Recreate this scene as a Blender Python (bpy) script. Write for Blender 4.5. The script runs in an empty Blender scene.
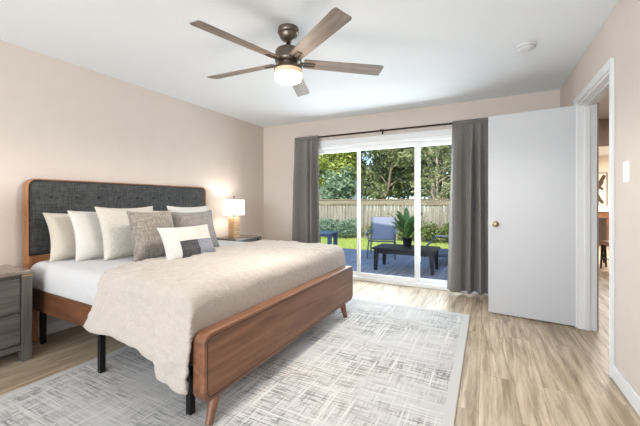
import bpy, bmesh, math, random
from mathutils import Vector, Matrix, noise
from math import sin, cos, pi, radians, hypot
random.seed(7)
S = bpy.context.scene
COL = S.collection

# ------------------------------------------------------------------ camera, sky, sun, large lights, exposure
W, D, HC = 4.167, 4.54, 2.44          # right wall, back wall, ceiling height
cam_d = bpy.data.cameras.new('camera')
cam = bpy.data.objects.new('camera', cam_d)
COL.objects.link(cam)
cam.location = (3.42, 0, 1.157)
cam.rotation_euler = (radians(90), 0, math.atan2(166.4, 324.8))
cam_d.sensor_width = 36
cam_d.lens = 324.8 / 640 * 36
cam_d.shift_y = -11 / 640
cam_d.clip_start = 0.02
S.camera = cam

S.view_settings.view_transform = 'Standard'
S.view_settings.look = 'None'
S.view_settings.gamma = 1
S.view_settings.use_curve_mapping = False
S.view_settings.exposure = 0.8
S.cycles.use_denoising = True
S.cycles.max_bounces = 12
S.cycles.diffuse_bounces = 6
S.cycles.transparent_max_bounces = 16
S.cycles.sample_clamp_indirect = 6

world = bpy.data.worlds.new('world')
S.world = world
world.use_nodes = True
wn = world.node_tree
wn.nodes.clear()
wo = wn.nodes.new('ShaderNodeOutputWorld')
wb = wn.nodes.new('ShaderNodeBackground')
sky = wn.nodes.new('ShaderNodeTexSky')
sky.sky_type = 'HOSEK_WILKIE'
sky.sun_direction = Vector((0.25, -0.75, 0.65)).normalized()
sky.turbidity = 3.5
wb.inputs['Strength'].default_value = 6.0
wn.links.new(sky.outputs[0], wb.inputs['Color'])
wn.links.new(wb.outputs[0], wo.inputs['Surface'])


def light(name, kind, loc, energy, color=(1, 1, 1), target=None, **kw):
    d = bpy.data.lights.new(name, kind)
    d.energy = energy
    d.color = color
    for k, v in kw.items():
        setattr(d, k, v)
    o = bpy.data.objects.new(name, d)
    COL.objects.link(o)
    o.location = loc
    if target is not None:
        o.rotation_euler = (Vector(target) - Vector(loc)).to_track_quat('-Z', 'Y').to_euler()
    return o


light('sun', 'SUN', (0, -20, 20), 3.0, (1, 0.95, 0.86), target=(-3.2, -3.2 + 2, 20 - 14.6), angle=radians(1.0))
# added main fill behind the camera, tilted up to bounce off the ceiling
light('added_room_fill', 'AREA', (2.2, -3.42, 1.35), 160, (0.87, 0.935, 1.0), target=(2.2, -1.0, 3.7),
      shape='RECTANGLE', size=3.2, size_y=1.7)
# daylight through the sliding door
light('door_daylight', 'AREA', (2.2, 4.85, 1.2), 60, (0.86, 0.93, 1.0), target=(2.2, 0, 1.3),
      shape='RECTANGLE', size=2.5, size_y=1.8)
light('hall_fill', 'AREA', (5.0, 5.0, 2.38), 12, (1, 0.95, 0.9), target=(5.0, 5.0, 0), shape='SQUARE', size=0.6)  # added downlight to brighten the hall, no fixture modelled
light('dining_fill', 'AREA', (6.2, 9.2, 2.38), 110, (1, 0.97, 0.92), target=(6.2, 9.2, 0), shape='SQUARE', size=1.5)  # added ceiling-height fill that lifts the dining room, without a fixture

# ------------------------------------------------------------------ materials


def srgb(r, g, b):
    def f(c):
        c /= 255
        return c / 12.92 if c <= 0.04045 else ((c + 0.055) / 1.055) ** 2.4
    return (f(r), f(g), f(b), 1)


def mat(name):
    m = bpy.data.materials.new(name)
    m.use_nodes = True
    nt = m.node_tree
    return m, nt, nt.nodes['Principled BSDF']


def nd(nt, t, **kw):
    n = nt.nodes.new(t)
    for k, v in kw.items():
        if k in n.inputs:
            n.inputs[k].default_value = v
        else:
            setattr(n, k, v)
    return n


def mapping(nt, scale, coord='Object', rot=(0, 0, 0)):
    tc = nd(nt, 'ShaderNodeTexCoord')
    mp = nd(nt, 'ShaderNodeMapping')
    mp.inputs['Scale'].default_value = scale
    mp.inputs['Rotation'].default_value = rot
    nt.links.new(tc.outputs[coord], mp.inputs['Vector'])
    return mp


def ramp(nt, src, stops):
    r = nd(nt, 'ShaderNodeValToRGB')
    e = r.color_ramp.elements
    e[0].position, e[0].color = stops[0]
    e[1].position, e[1].color = stops[-1]
    for p, c in stops[1:-1]:
        x = e.new(p)
        x.color = c
    nt.links.new(src, r.inputs['Fac'])
    return r


def bump(nt, src, bs, strength, dist=0.01):
    b = nd(nt, 'ShaderNodeBump')
    b.inputs['Strength'].default_value = strength
    b.inputs['Distance'].default_value = dist
    nt.links.new(src, b.inputs['Height'])
    nt.links.new(b.outputs[0], bs.inputs['Normal'])


def plain(name, c, rough=0.5, metal=0.0, nscale=30, var=0.04, bmp=0.0, spec=0.5):
    m, nt, bs = mat(name)
    mp = mapping(nt, (1, 1, 1))
    n = nd(nt, 'ShaderNodeTexNoise', Scale=nscale, Detail=3)
    nt.links.new(mp.outputs[0], n.inputs['Vector'])
    c1 = tuple(x * (1 - var) for x in c[:3]) + (1,)
    c2 = tuple(min(1, x * (1 + var)) for x in c[:3]) + (1,)
    r = ramp(nt, n.outputs['Fac'], [(0.3, c1), (0.7, c2)])
    nt.links.new(r.outputs[0], bs.inputs['Base Color'])
    bs.inputs['Roughness'].default_value = rough
    bs.inputs['Metallic'].default_value = metal
    bs.inputs['Specular IOR Level'].default_value = spec
    if bmp:
        bump(nt, n.outputs['Fac'], bs, bmp)
    return m


def wood(name, dark, mid, lite, axis='y', scale=1.0, rough=0.4):
    m, nt, bs = mat(name)
    k = {'x': (1.6, 22, 22), 'y': (22, 1.6, 22), 'z': (22, 22, 1.6)}[axis]
    mp = mapping(nt, tuple(v * scale for v in k))
    n = nd(nt, 'ShaderNodeTexNoise', Scale=1.0, Detail=8, Roughness=0.62, Distortion=0.6)
    nt.links.new(mp.outputs[0], n.inputs['Vector'])
    r = ramp(nt, n.outputs['Fac'], [(0.28, dark), (0.5, mid), (0.74, lite)])
    nt.links.new(r.outputs[0], bs.inputs['Base Color'])
    bs.inputs['Roughness'].default_value = rough
    bump(nt, n.outputs['Fac'], bs, 0.08, 0.004)
    return m


def fabric(name, c1, c2, scale=220, rough=0.9, bmp=0.25, big=0.0):
    m, nt, bs = mat(name)
    mp1 = mapping(nt, (scale, scale * 0.12, scale))
    mp2 = mapping(nt, (scale, scale, scale * 0.12))
    n1 = nd(nt, 'ShaderNodeTexNoise', Scale=1.0, Detail=3)
    n2 = nd(nt, 'ShaderNodeTexNoise', Scale=1.0, Detail=3)
    nt.links.new(mp1.outputs[0], n1.inputs['Vector'])
    nt.links.new(mp2.outputs[0], n2.inputs['Vector'])
    a = nd(nt, 'ShaderNodeMath', operation='ADD')
    nt.links.new(n1.outputs['Fac'], a.inputs[0])
    nt.links.new(n2.outputs['Fac'], a.inputs[1])
    h = nd(nt, 'ShaderNodeMath', operation='MULTIPLY')
    h.inputs[1].default_value = 0.5
    nt.links.new(a.outputs[0], h.inputs[0])
    r = ramp(nt, h.outputs[0], [(0.34, c1), (0.66, c2)])
    nt.links.new(r.outputs[0], bs.inputs['Base Color'])
    bs.inputs['Roughness'].default_value = rough
    bs.inputs['Specular IOR Level'].default_value = 0.2
    bs.inputs['Sheen Weight'].default_value = 0.15
    if bmp:
        if big:
            mp3 = mapping(nt, (big, big, big))
            n3 = nd(nt, 'ShaderNodeTexNoise', Scale=1.0, Detail=4)
            nt.links.new(mp3.outputs[0], n3.inputs['Vector'])
            s = nd(nt, 'ShaderNodeMath', operation='MULTIPLY_ADD')
            s.inputs[1].default_value = 6.0
            nt.links.new(n3.outputs['Fac'], s.inputs[0])
            nt.links.new(h.outputs[0], s.inputs[2])
            bump(nt, s.outputs[0], bs, bmp, 0.004)
        else:
            bump(nt, h.outputs[0], bs, bmp, 0.003)
    return m


def floor_mat():
    m, nt, bs = mat('oak_planks')
    tc = nd(nt, 'ShaderNodeTexCoord')
    sp = nd(nt, 'ShaderNodeSeparateXYZ')
    cb = nd(nt, 'ShaderNodeCombineXYZ')
    nt.links.new(tc.outputs['Object'], sp.inputs[0])
    nt.links.new(sp.outputs['Y'], cb.inputs['X'])
    nt.links.new(sp.outputs['X'], cb.inputs['Y'])
    br = nd(nt, 'ShaderNodeTexBrick', Scale=1.0)
    br.offset = 0.37
    br.inputs['Color1'].default_value = (0, 0, 0, 1)
    br.inputs['Color2'].default_value = (1, 1, 1, 1)
    br.inputs['Mortar'].default_value = (0.5, 0.5, 0.5, 1)
    br.inputs['Mortar Size'].default_value = 0.0012
    br.inputs['Brick Width'].default_value = 1.22
    br.inputs['Row Height'].default_value = 0.178
    nt.links.new(cb.outputs[0], br.inputs['Vector'])
    # grain, offset per plank
    off = nd(nt, 'ShaderNodeVectorMath', operation='MULTIPLY')
    off.inputs[1].default_value = (37, 53, 11)
    nt.links.new(br.outputs['Color'], off.inputs[0])
    add = nd(nt, 'ShaderNodeVectorMath', operation='ADD')
    nt.links.new(tc.outputs['Object'], add.inputs[0])
    nt.links.new(off.outputs[0], add.inputs[1])
    mp = nd(nt, 'ShaderNodeMapping')
    mp.inputs['Scale'].default_value = (30, 1.9, 1)
    nt.links.new(add.outputs[0], mp.inputs['Vector'])
    n = nd(nt, 'ShaderNodeTexNoise', Scale=1.0, Detail=9, Roughness=0.66, Distortion=0.7)
    nt.links.new(mp.outputs[0], n.inputs['Vector'])
    r = ramp(nt, n.outputs['Fac'], [(0.27, srgb(112, 93, 73)), (0.41, srgb(174, 154, 128)),
                                    (0.54, srgb(203, 185, 160)), (0.75, srgb(220, 206, 186))])
    mp2 = nd(nt, 'ShaderNodeMapping')
    mp2.inputs['Scale'].default_value = (9, 1.0, 1)
    nt.links.new(add.outputs[0], mp2.inputs['Vector'])
    n2 = nd(nt, 'ShaderNodeTexNoise', Scale=1.0, Detail=5, Roughness=0.6, Distortion=0.5)
    nt.links.new(mp2.outputs[0], n2.inputs['Vector'])
    tone = ramp(nt, n2.outputs['Fac'], [(0.33, (0.58, 0.55, 0.52, 1)), (0.44, (0.82, 0.80, 0.78, 1)), (0.58, (1, 1, 1, 1))])
    mx = nd(nt, 'ShaderNodeMix', data_type='RGBA', blend_type='MULTIPLY')
    mx.inputs['Factor'].default_value = 1
    nt.links.new(r.outputs[0], mx.inputs['A'])
    nt.links.new(tone.outputs[0], mx.inputs['B'])
    pl = ramp(nt, br.outputs['Color'], [(0, (0.84, 0.82, 0.79, 1)), (1, (1.0, 1.0, 1.0, 1))])
    m2 = nd(nt, 'ShaderNodeMix', data_type='RGBA', blend_type='MULTIPLY')
    m2.inputs['Factor'].default_value = 1
    nt.links.new(mx.outputs['Result'], m2.inputs['A'])
    nt.links.new(pl.outputs[0], m2.inputs['B'])
    seam = nd(nt, 'ShaderNodeMix', data_type='RGBA')
    nt.links.new(br.outputs['Fac'], seam.inputs['Factor'])
    nt.links.new(m2.outputs['Result'], seam.inputs['A'])
    seam.inputs['B'].default_value = srgb(150, 130, 106)
    nt.links.new(seam.outputs['Result'], bs.inputs['Base Color'])
    bs.inputs['Roughness'].default_value = 0.42
    bump(nt, n.outputs['Fac'], bs, 0.05, 0.003)
    return m


def rug_mat():
    m, nt, bs = mat('rug_weave')
    base = srgb(194, 193, 191)

    def streak(scale, lo, hi, seed):
        mp = mapping(nt, scale)
        mp.inputs['Location'].default_value = (seed, seed * 1.7, 0)
        n = nd(nt, 'ShaderNodeTexNoise', Scale=1.0, Detail=4, Roughness=0.6)
        nt.links.new(mp.outputs[0], n.inputs['Vector'])
        return ramp(nt, n.outputs['Fac'], [(lo, (0, 0, 0, 1)), (hi, (1, 1, 1, 1))])
    patch = streak((1.5, 2.6, 1), 0.36, 0.58, 3.1)
    a = streak((6, 70, 1), 0.49, 0.58, 11)
    b = streak((70, 6, 1), 0.52, 0.61, 5)
    c = streak((1.6, 60, 1), 0.57, 0.61, 21)
    d = streak((60, 1.6, 1), 0.57, 0.61, 29)

    def mul(x, y):
        k = nd(nt, 'ShaderNodeMath', operation='MULTIPLY')
        nt.links.new(x, k.inputs[0])
        nt.links.new(y, k.inputs[1])
        return k.outputs[0]

    def mx2(x, y):
        k = nd(nt, 'ShaderNodeMath', operation='MAXIMUM')
        nt.links.new(x, k.inputs[0])
        nt.links.new(y, k.inputs[1])
        return k.outputs[0]
    dark = mul(mx2(a.outputs[0], b.outputs[0]), patch.outputs[0])
    # plain border
    tc = nd(nt, 'ShaderNodeTexCoord')
    sp = nd(nt, 'ShaderNodeSeparateXYZ')
    nt.links.new(tc.outputs['Object'], sp.inputs[0])

    def inside(o, half):
        ab = nd(nt, 'ShaderNodeMath', operation='ABSOLUTE')
        nt.links.new(o, ab.inputs[0])
        lt = nd(nt, 'ShaderNodeMath', operation='LESS_THAN')
        lt.inputs[1].default_value = half
        nt.links.new(ab.outputs[0], lt.inputs[0])
        return lt.outputs[0]
    ins = mul(inside(sp.outputs['X'], 1.2 - 0.055), inside(sp.outputs['Y'], 1.525 - 0.055))
    dark = mul(dark, ins)
    f = nd(nt, 'ShaderNodeMath', operation='MULTIPLY')
    f.inputs[1].default_value = 0.85
    nt.links.new(dark, f.inputs[0])
    hue = nd(nt, 'ShaderNodeTexNoise', Scale=2.2)
    mph = mapping(nt, (1, 1, 1))
    nt.links.new(mph.outputs[0], hue.inputs['Vector'])
    dc = ramp(nt, hue.outputs['Fac'], [(0.4, srgb(112, 112, 116)), (0.62, srgb(142, 126, 118))])
    m1 = nd(nt, 'ShaderNodeMix', data_type='RGBA')
    nt.links.new(f.outputs[0], m1.inputs['Factor'])
    m1.inputs['A'].default_value = base
    nt.links.new(dc.outputs[0], m1.inputs['B'])
    lf = mul(mx2(c.outputs[0], d.outputs[0]), ins)
    m2 = nd(nt, 'ShaderNodeMix', data_type='RGBA')
    nt.links.new(lf, m2.inputs['Factor'])
    nt.links.new(m1.outputs['Result'], m2.inputs['A'])
    m2.inputs['B'].default_value = srgb(208, 206, 201)
    nt.links.new(m2.outputs['Result'], bs.inputs['Base Color'])
    bs.inputs['Roughness'].default_value = 0.95
    bs.inputs['Specular IOR Level'].default_value = 0.15
    n9 = nd(nt, 'ShaderNodeTexNoise', Scale=240)
    nt.links.new(mph.outputs[0], n9.inputs['Vector'])
    bump(nt, n9.outputs['Fac'], bs, 0.3, 0.003)
    return m


def leaf_mat(name, cols, trans=0.35):
    m, nt, bs = mat(name)
    g = nd(nt, 'ShaderNodeNewGeometry')
    n = len(cols)
    r = ramp(nt, g.outputs['Random Per Island'], [(i / (n - 1), c) for i, c in enumerate(cols)])
    nt.links.new(r.outputs[0], bs.inputs['Base Color'])
    bs.inputs['Roughness'].default_value = 0.55
    tr = nd(nt, 'ShaderNodeBsdfTranslucent')
    nt.links.new(r.outputs[0], tr.inputs['Color'])
    mx = nd(nt, 'ShaderNodeMixShader')
    mx.inputs[0].default_value = trans
    out = nt.nodes['Material Output']
    nt.links.new(bs.outputs[0], mx.inputs[1])
    nt.links.new(tr.outputs[0], mx.inputs[2])
    nt.links.new(mx.outputs[0], out.inputs['Surface'])
    return m


def emit(name, color, strength, base=(0.9, 0.9, 0.88, 1)):
    m, nt, bs = mat(name)
    mp = mapping(nt, (60, 60, 60))
    n = nd(nt, 'ShaderNodeTexNoise', Scale=1.0)
    nt.links.new(mp.outputs[0], n.inputs['Vector'])
    bs.inputs['Base Color'].default_value = base
    bs.inputs['Emission Color'].default_value = color
    bs.inputs['Emission Strength'].default_value = strength
    bs.inputs['Roughness'].default_value = 0.6
    bump(nt, n.outputs['Fac'], bs, 0.03)
    return m


def glass_mat():
    m, nt, bs = mat('clear_glass')
    out = nt.nodes['Material Output']
    t = nd(nt, 'ShaderNodeBsdfTransparent')
    t.inputs['Color'].default_value = (0.96, 0.98, 0.97, 1)
    g = nd(nt, 'ShaderNodeBsdfGlossy', Roughness=0.02)
    fr = nd(nt, 'ShaderNodeFresnel', IOR=1.05)
    mx = nd(nt, 'ShaderNodeMixShader')
    nt.links.new(fr.outputs[0], mx.inputs[0])
    nt.links.new(t.outputs[0], mx.inputs[1])
    nt.links.new(g.outputs[0], mx.inputs[2])
    nt.links.new(mx.outputs[0], out.inputs['Surface'])
    return m


M = dict(
    wall=plain('beige_wall_paint', srgb(202, 191, 183), 0.75, nscale=6, var=0.015, spec=0.2),
    ceiling=plain('white_ceiling_paint', srgb(222, 226, 230), 0.8, nscale=60, var=0.01, bmp=0.05, spec=0.2),
    trim=plain('white_trim_paint', srgb(220, 221, 222), 0.4, nscale=20, var=0.01),
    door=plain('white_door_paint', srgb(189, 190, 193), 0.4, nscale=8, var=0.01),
    vinyl=plain('white_vinyl', srgb(236, 237, 238), 0.35, nscale=10, var=0.01),
    floor=floor_mat(), rug=rug_mat(), glass=glass_mat(),
    walnut=wood('walnut', srgb(94, 58, 38), srgb(122, 80, 55), srgb(146, 102, 74), 'y'),
    walnut_x=wood('walnut_long', srgb(66, 38, 24), srgb(94, 58, 38), srgb(120, 80, 54), 'x'),
    walnut_z=wood('walnut_upright', srgb(110, 68, 38), srgb(152, 102, 64), srgb(180, 130, 88), 'z'),
    inlay=plain('dark_inlay_line', srgb(48, 28, 20), 0.6),
    charcoal=fabric('charcoal_heather', srgb(44, 46, 47), srgb(84, 85, 85), 110, bmp=0.3),
    button=fabric('charcoal_button', srgb(26, 28, 31), srgb(54, 56, 58), 150),
    black=plain('black_metal', srgb(24, 24, 26), 0.45, 0.5),
    sheet=fabric('white_sheet', srgb(182, 181, 182), srgb(194, 193, 194), 300, bmp=0.22, big=7),
    quilt=fabric('cream_quilt', srgb(172, 163, 154), srgb(188, 179, 170), 260, bmp=0.5, big=26),
    cream=fabric('cream_linen', srgb(182, 173, 160), srgb(196, 188, 176), 260, bmp=0.3, big=9),
    ivory=fabric('ivory_linen', srgb(192, 187, 180), srgb(205, 200, 193), 260, bmp=0.3, big=9),
    boucle=fabric('ivory_boucle', srgb(188, 181, 170), srgb(204, 198, 188), 160, bmp=0.4, big=40),
    white=fabric('white_cotton', srgb(192, 189, 185), srgb(204, 201, 197), 260, bmp=0.3, big=9),
    velvet=fabric('grey_velvet', srgb(116, 107, 100), srgb(156, 147, 138), 70, bmp=0.3, big=20),
    velvet2=fabric('taupe_velvet', srgb(118, 110, 106), srgb(150, 143, 138), 90, bmp=0.2, big=14),
    fringe=fabric('blue_grey_fringe', srgb(104, 110, 122), srgb(150, 155, 166), 200),
    patch_char=fabric('charcoal_patch', srgb(52, 50, 52), srgb(84, 82, 84), 60, bmp=0.4),
    patch_blue=fabric('slate_patch', srgb(112, 114, 124), srgb(140, 142, 150), 200),
    patch_greige=fabric('greige_patch', srgb(186, 176, 168), srgb(206, 197, 188), 200),
    greywood=wood('grey_washed_wood', srgb(52, 49, 46), srgb(82, 78, 73), srgb(112, 107, 100), 'y', 0.8),
    greywood_z=wood('grey_washed_wood_upright', srgb(58, 54, 50), srgb(88, 83, 77), srgb(116, 110, 102), 'z', 0.8),
    greytop=wood('grey_wood_top', srgb(84, 76, 68), srgb(118, 108, 98), srgb(146, 135, 124), 'y', 0.8, rough=0.18),
    brass=plain('brass', srgb(196, 160, 92), 0.3, 1.0),
    knob=plain('antique_nickel', srgb(186, 172, 146), 0.28, 1.0),
    stone=wood('travertine_block', srgb(146, 112, 78), srgb(190, 156, 116), srgb(222, 196, 160), 'y', 1.6, rough=0.5),
    shade=emit('lit_linen_shade', (1.0, 0.93, 0.83, 1), 1.5),
    bowl=emit('lit_fan_glass', (1.0, 0.86, 0.66, 1), 2.2),
    collar=emit('amber_lit_glass', (1.0, 0.6, 0.28, 1), 0.28, base=(0.5, 0.4, 0.3, 1)),
    bronze=plain('brushed_bronze', srgb(112, 102, 92), 0.35, 0.85),
    bronze_d=plain('dark_bronze', srgb(52, 38, 32), 0.4, 0.7),
    blade=wood('grey_oak_blade', srgb(96, 84, 76), srgb(126, 113, 104), srgb(150, 137, 127), 'x', 0.9, rough=0.5),
    curtain=fabric('grey_curtain', srgb(106, 102, 99), srgb(131, 127, 123), 260, bmp=0.2),
    plastic=plain('white_plastic', srgb(238, 238, 236), 0.35, var=0.01),
    detector=plain('aged_white_plastic', srgb(206, 207, 208), 0.6, var=0.01),
    vent=plain('grey_plastic_slots', srgb(176, 176, 176), 0.5),
    deck=wood('blue_grey_deck', srgb(140, 138, 150), srgb(172, 170, 182), srgb(196, 194, 204), 'y', 0.7, rough=0.6),
    fence=wood('weathered_fence', srgb(112, 102, 90), srgb(148, 138, 124), srgb(176, 166, 152), 'z', 0.5, rough=0.9),
    fence_y=wood('weathered_fence_rail', srgb(104, 92, 76), srgb(136, 122, 102), srgb(158, 144, 124), 'x', 0.5, rough=0.9),
    lawn=plain('lawn_soil', srgb(158, 170, 88), 0.9, nscale=8, var=0.25),
    grass=leaf_mat('grass_blades', [srgb(156, 176, 78), srgb(190, 204, 108), srgb(212, 220, 136)], 0.3),
    navy=plain('navy_painted_wood', srgb(72, 88, 122), 0.5),
    navy_top=plain('pale_navy_slats', srgb(118, 134, 160), 0.5),  # slats in a paler navy than the legs
    sling=fabric('blue_grey_sling', srgb(134, 138, 158), srgb(160, 164, 182), 160),
    chair=plain('dark_slate_frame', srgb(96, 102, 124), 0.45),
    table=wood('dark_espresso_wood', srgb(26, 25, 30), srgb(40, 39, 45), srgb(56, 54, 60), 'x', 1.0, rough=0.4),
    pot=plain('black_pot', srgb(30, 31, 34), 0.4),
    plant=leaf_mat('plant_leaves', [srgb(66, 104, 56), srgb(110, 146, 82), srgb(166, 188, 122)], 0.25),
    hedge=leaf_mat('hedge_leaves', [srgb(76, 102, 84), srgb(116, 140, 116), srgb(160, 178, 152)], 0.25),
    shrub=leaf_mat('shrub_leaves', [srgb(66, 84, 40), srgb(108, 122, 66), srgb(152, 160, 102)], 0.25),
    leaf_a=leaf_mat('tree_leaves_yellow_green', [srgb(96, 112, 40), srgb(158, 168, 74), srgb(206, 206, 124)], 0.4),
    leaf_b=leaf_mat('tree_leaves_dark', [srgb(76, 88, 58), srgb(114, 126, 86), srgb(162, 168, 126)], 0.35),
    leaf_c=leaf_mat('tree_leaves_olive', [srgb(92, 100, 60), srgb(134, 138, 92), srgb(182, 182, 136)], 0.4),
    leaf_d=leaf_mat('tree_leaves_blue_green', [srgb(92, 116, 92), srgb(136, 156, 124), srgb(186, 200, 170)], 0.4),
    bark=plain('grey_brown_bark', srgb(120, 104, 88), 0.9, nscale=25, var=0.3, bmp=0.4),
    bark_d=plain('dark_bark', srgb(52, 46, 42), 0.9, nscale=25, var=0.3, bmp=0.4),
    bark_p=plain('pale_bark', srgb(176, 158, 138), 0.9, nscale=15, var=0.2, bmp=0.3),
    siding=plain('white_siding', srgb(226, 228, 230), 0.7),
    shingle=plain('grey_shingle', srgb(98, 96, 98), 0.9, nscale=40, var=0.2),
    pane=plain('dark_house_pane', srgb(60, 72, 84), 0.15),
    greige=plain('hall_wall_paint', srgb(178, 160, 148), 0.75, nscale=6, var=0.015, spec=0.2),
    canvas=plain('cream_canvas', srgb(226, 218, 204), 0.8),
    stroke=plain('brown_paint', srgb(78, 56, 42), 0.7),
    frame_w=wood('thin_wood_frame', srgb(60, 44, 32), srgb(90, 66, 48), srgb(112, 84, 62), 'z'),
    sidewood=wood('chestnut_wood', srgb(88, 54, 34), srgb(124, 80, 52), srgb(150, 102, 70), 'x'),
    cloth=fabric('cream_runner', srgb(226, 212, 184), srgb(240, 228, 204), 200),
    chair_g=fabric('grey_upholstery', srgb(128, 120, 114), srgb(156, 148, 140), 200),
)

# ------------------------------------------------------------------ mesh helpers


class MB:
    def __init__(s):
        s.v, s.f, s.mi = [], [], []

    def add(s, vs, fs, mi=0):
        b = len(s.v)
        s.v += [tuple(p) for p in vs]
        s.f += [tuple(i + b for i in f) for f in fs]
        s.mi += [mi] * len(fs)
        return s

    def box(s, x0, x1, y0, y1, z0, z1, mi=0):
        vs = [(x, y, z) for z in (z0, z1) for y in (y0, y1) for x in (x0, x1)]
        return s.add(vs, [(0, 2, 3, 1), (4, 5, 7, 6), (0, 1, 5, 4), (2, 6, 7, 3), (0, 4, 6, 2), (1, 3, 7, 5)], mi)

    def obox(s, c, ax, ay, az, hx, hy, hz):
        c, ax, ay, az = Vector(c), Vector(ax), Vector(ay), Vector(az)
        vs = [c + ax * (hx * i) + ay * (hy * j) + az * (hz * k) for k in (-1, 1) for j in (-1, 1) for i in (-1, 1)]
        return s.add(vs, [(0, 2, 3, 1), (4, 5, 7, 6), (0, 1, 5, 4), (2, 6, 7, 3), (0, 4, 6, 2), (1, 3, 7, 5)])

    def tube(s, pts, rad, n=10, flat=1.0):
        pts = [Vector(p) for p in pts]
        if not isinstance(rad, (list, tuple)):
            rad = [rad] * len(pts)
        vs, fs = [], []
        u = None
        for i, p in enumerate(pts):
            t = (pts[min(i + 1, len(pts) - 1)] - pts[max(i - 1, 0)]).normalized()
            if u is None:
                u = t.orthogonal().normalized()
            u = (u - t * u.dot(t)).normalized()
            w = t.cross(u)
            for k in range(n):
                a = 2 * pi * k / n
                vs.append(p + u * (cos(a) * rad[i]) + w * (sin(a) * rad[i] * flat))
        for i in range(len(pts) - 1):
            for k in range(n):
                a, b = i * n + k, i * n + (k + 1) % n
                fs.append((a, b, b + n, a + n))
        fs.append(tuple(reversed(range(n))))
        fs.append(tuple(range((len(pts) - 1) * n, len(pts) * n)))
        return s.add(vs, fs)

    def lathe(s, prof, c=(0, 0, 0), n=32, axis='z'):
        vs, fs = [], []
        for r, h in prof:
            for k in range(n):
                a = 2 * pi * k / n
                p = (r * cos(a), r * sin(a), h)
                if axis == 'y':
                    p = (p[0], p[2], p[1])
                if axis == 'x':
                    p = (p[2], p[0], p[1])
                vs.append((c[0] + p[0], c[1] + p[1], c[2] + p[2]))
        for i in range(len(prof) - 1):
            for k in range(n):
                a, b = i * n + k, i * n + (k + 1) % n
                fs.append((a, b, b + n, a + n))
        fs.append(tuple(reversed(range(n))))
        fs.append(tuple(range((len(prof) - 1) * n, len(prof) * n)))
        return s.add(vs, fs)

    def prism(s, poly, h0, h1, axis='x'):
        n = len(poly)

        def P(a, b, h):
            return {'x': (h, a, b), 'y': (a, h, b), 'z': (a, b, h)}[axis]
        vs = [P(a, b, h0) for a, b in poly] + [P(a, b, h1) for a, b in poly]
        fs = [tuple(reversed(range(n))), tuple(range(n, 2 * n))]
        fs += [(i, (i + 1) % n, n + (i + 1) % n, n + i) for i in range(n)]
        return s.add(vs, fs)

    def build(s, name, m, parent=None, bevel=0.0, smooth=False, seg=2):
        me = bpy.data.meshes.new(name)
        off = Vector(parent_origin(parent)) if parent else Vector((0, 0, 0))
        me.from_pydata([tuple(Vector(p) - off) for p in s.v], [], s.f)
        mats = m if isinstance(m, (list, tuple)) else [m]
        for k in mats:
            me.materials.append(M[k] if isinstance(k, str) else k)
        if len(mats) > 1:
            me.polygons.foreach_set('material_index', s.mi)
        bm = bmesh.new()
        bm.from_mesh(me)
        bmesh.ops.recalc_face_normals(bm, faces=bm.faces)
        bm.to_mesh(me)
        bm.free()
        if smooth:
            for p in me.polygons:
                p.use_smooth = True
        o = bpy.data.objects.new(name, me)
        COL.objects.link(o)
        if parent:
            o.parent = parent
        if bevel:
            b = o.modifiers.new('bevel', 'BEVEL')
            b.width = bevel
            b.segments = seg
            b.limit_method = 'ANGLE'
            b.angle_limit = radians(40)
        if smooth:
            e = o.modifiers.new('edges', 'EDGE_SPLIT')
            e.split_angle = radians(50)
        return o


def parent_origin(o):
    p = Vector((0, 0, 0))
    while o is not None:
        p += o.location
        o = o.parent
    return p


def tag(o, label, cat, group=None, kind=None):
    o['label'] = label
    o['category'] = cat
    if group:
        o['group'] = group
    if kind:
        o['kind'] = kind
    return o


def thing(name, loc, label, cat, group=None):
    o = bpy.data.objects.new(name, None)
    COL.objects.link(o)
    o.location = loc
    o.empty_display_size = 0.1
    return tag(o, label, cat, group)


def struct(o):
    o['kind'] = 'structure'
    return o


def dup(root, loc, label, rotz=0.0):
    r = root.copy()
    COL.objects.link(r)
    r.location = loc
    r.rotation_euler = (0, 0, rotz)
    r['label'] = label
    for ch in list(root.children):
        c = ch.copy()
        COL.objects.link(c)
        c.parent = r
        for g in list(ch.children):
            d = g.copy()
            COL.objects.link(d)
            d.parent = c
    return r


def rrect(a0, a1, b0, b1, r, n=8):
    pts = []
    for cx, cy, st in ((a1 - r, b1 - r, 0), (a0 + r, b1 - r, 90), (a0 + r, b0 + r, 180), (a1 - r, b0 + r, 270)):
        for k in range(n + 1):
            t = radians(st + 90 * k / n)
            pts.append((cx + r * cos(t), cy + r * sin(t)))
    return pts


# ------------------------------------------------------------------ room shell
T = 0.13
YN = -3.4                                     # near wall, behind the camera
XE, YE = 8.2, 11.6                            # far corner of the dining room
struct(MB().box(-T, W, YN - T, D + T, -0.14, 0).build('floor', 'floor'))
struct(MB().box(W, XE, 1.5, YE, -0.14, 0).build('floor_hall', 'floor'))
struct(MB().box(-T, W + T, YN - T, D + T, HC, HC + 0.12).build('ceiling', 'ceiling'))
struct(MB().box(W + T, XE, 1.5, YE, HC, HC + 0.12).build('ceiling_hall', 'ceiling'))
struct(MB().box(-0.5, XE + 0.4, YN - 2.3, 5.25, HC + 0.14, HC + 0.3).build('roof', 'shingle'))  # unseen; overhangs sized to shade the deck and keep sun out behind camera
struct(MB().box(4.25, XE + 0.4, 5.25, YE + 0.4, HC + 0.14, HC + 0.3).build('roof_wing', 'shingle'))
struct(MB().box(-T, 0, YN - T, D + T, 0, HC).build('wall_left', 'wall'))
SX0, SX1, SZ1 = 0.905, 3.435, 2.03            # sliding door opening
struct(MB().box(0, SX0, D, D + T, 0, HC).box(SX1, W, D, D + T, 0, HC).box(SX0, SX1, D, D + T, SZ1, HC)
       .build('wall_back', 'wall'))
OY0, OY1, OZ = 2.82, 3.735, 2.055            # doorway to the hall
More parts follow.
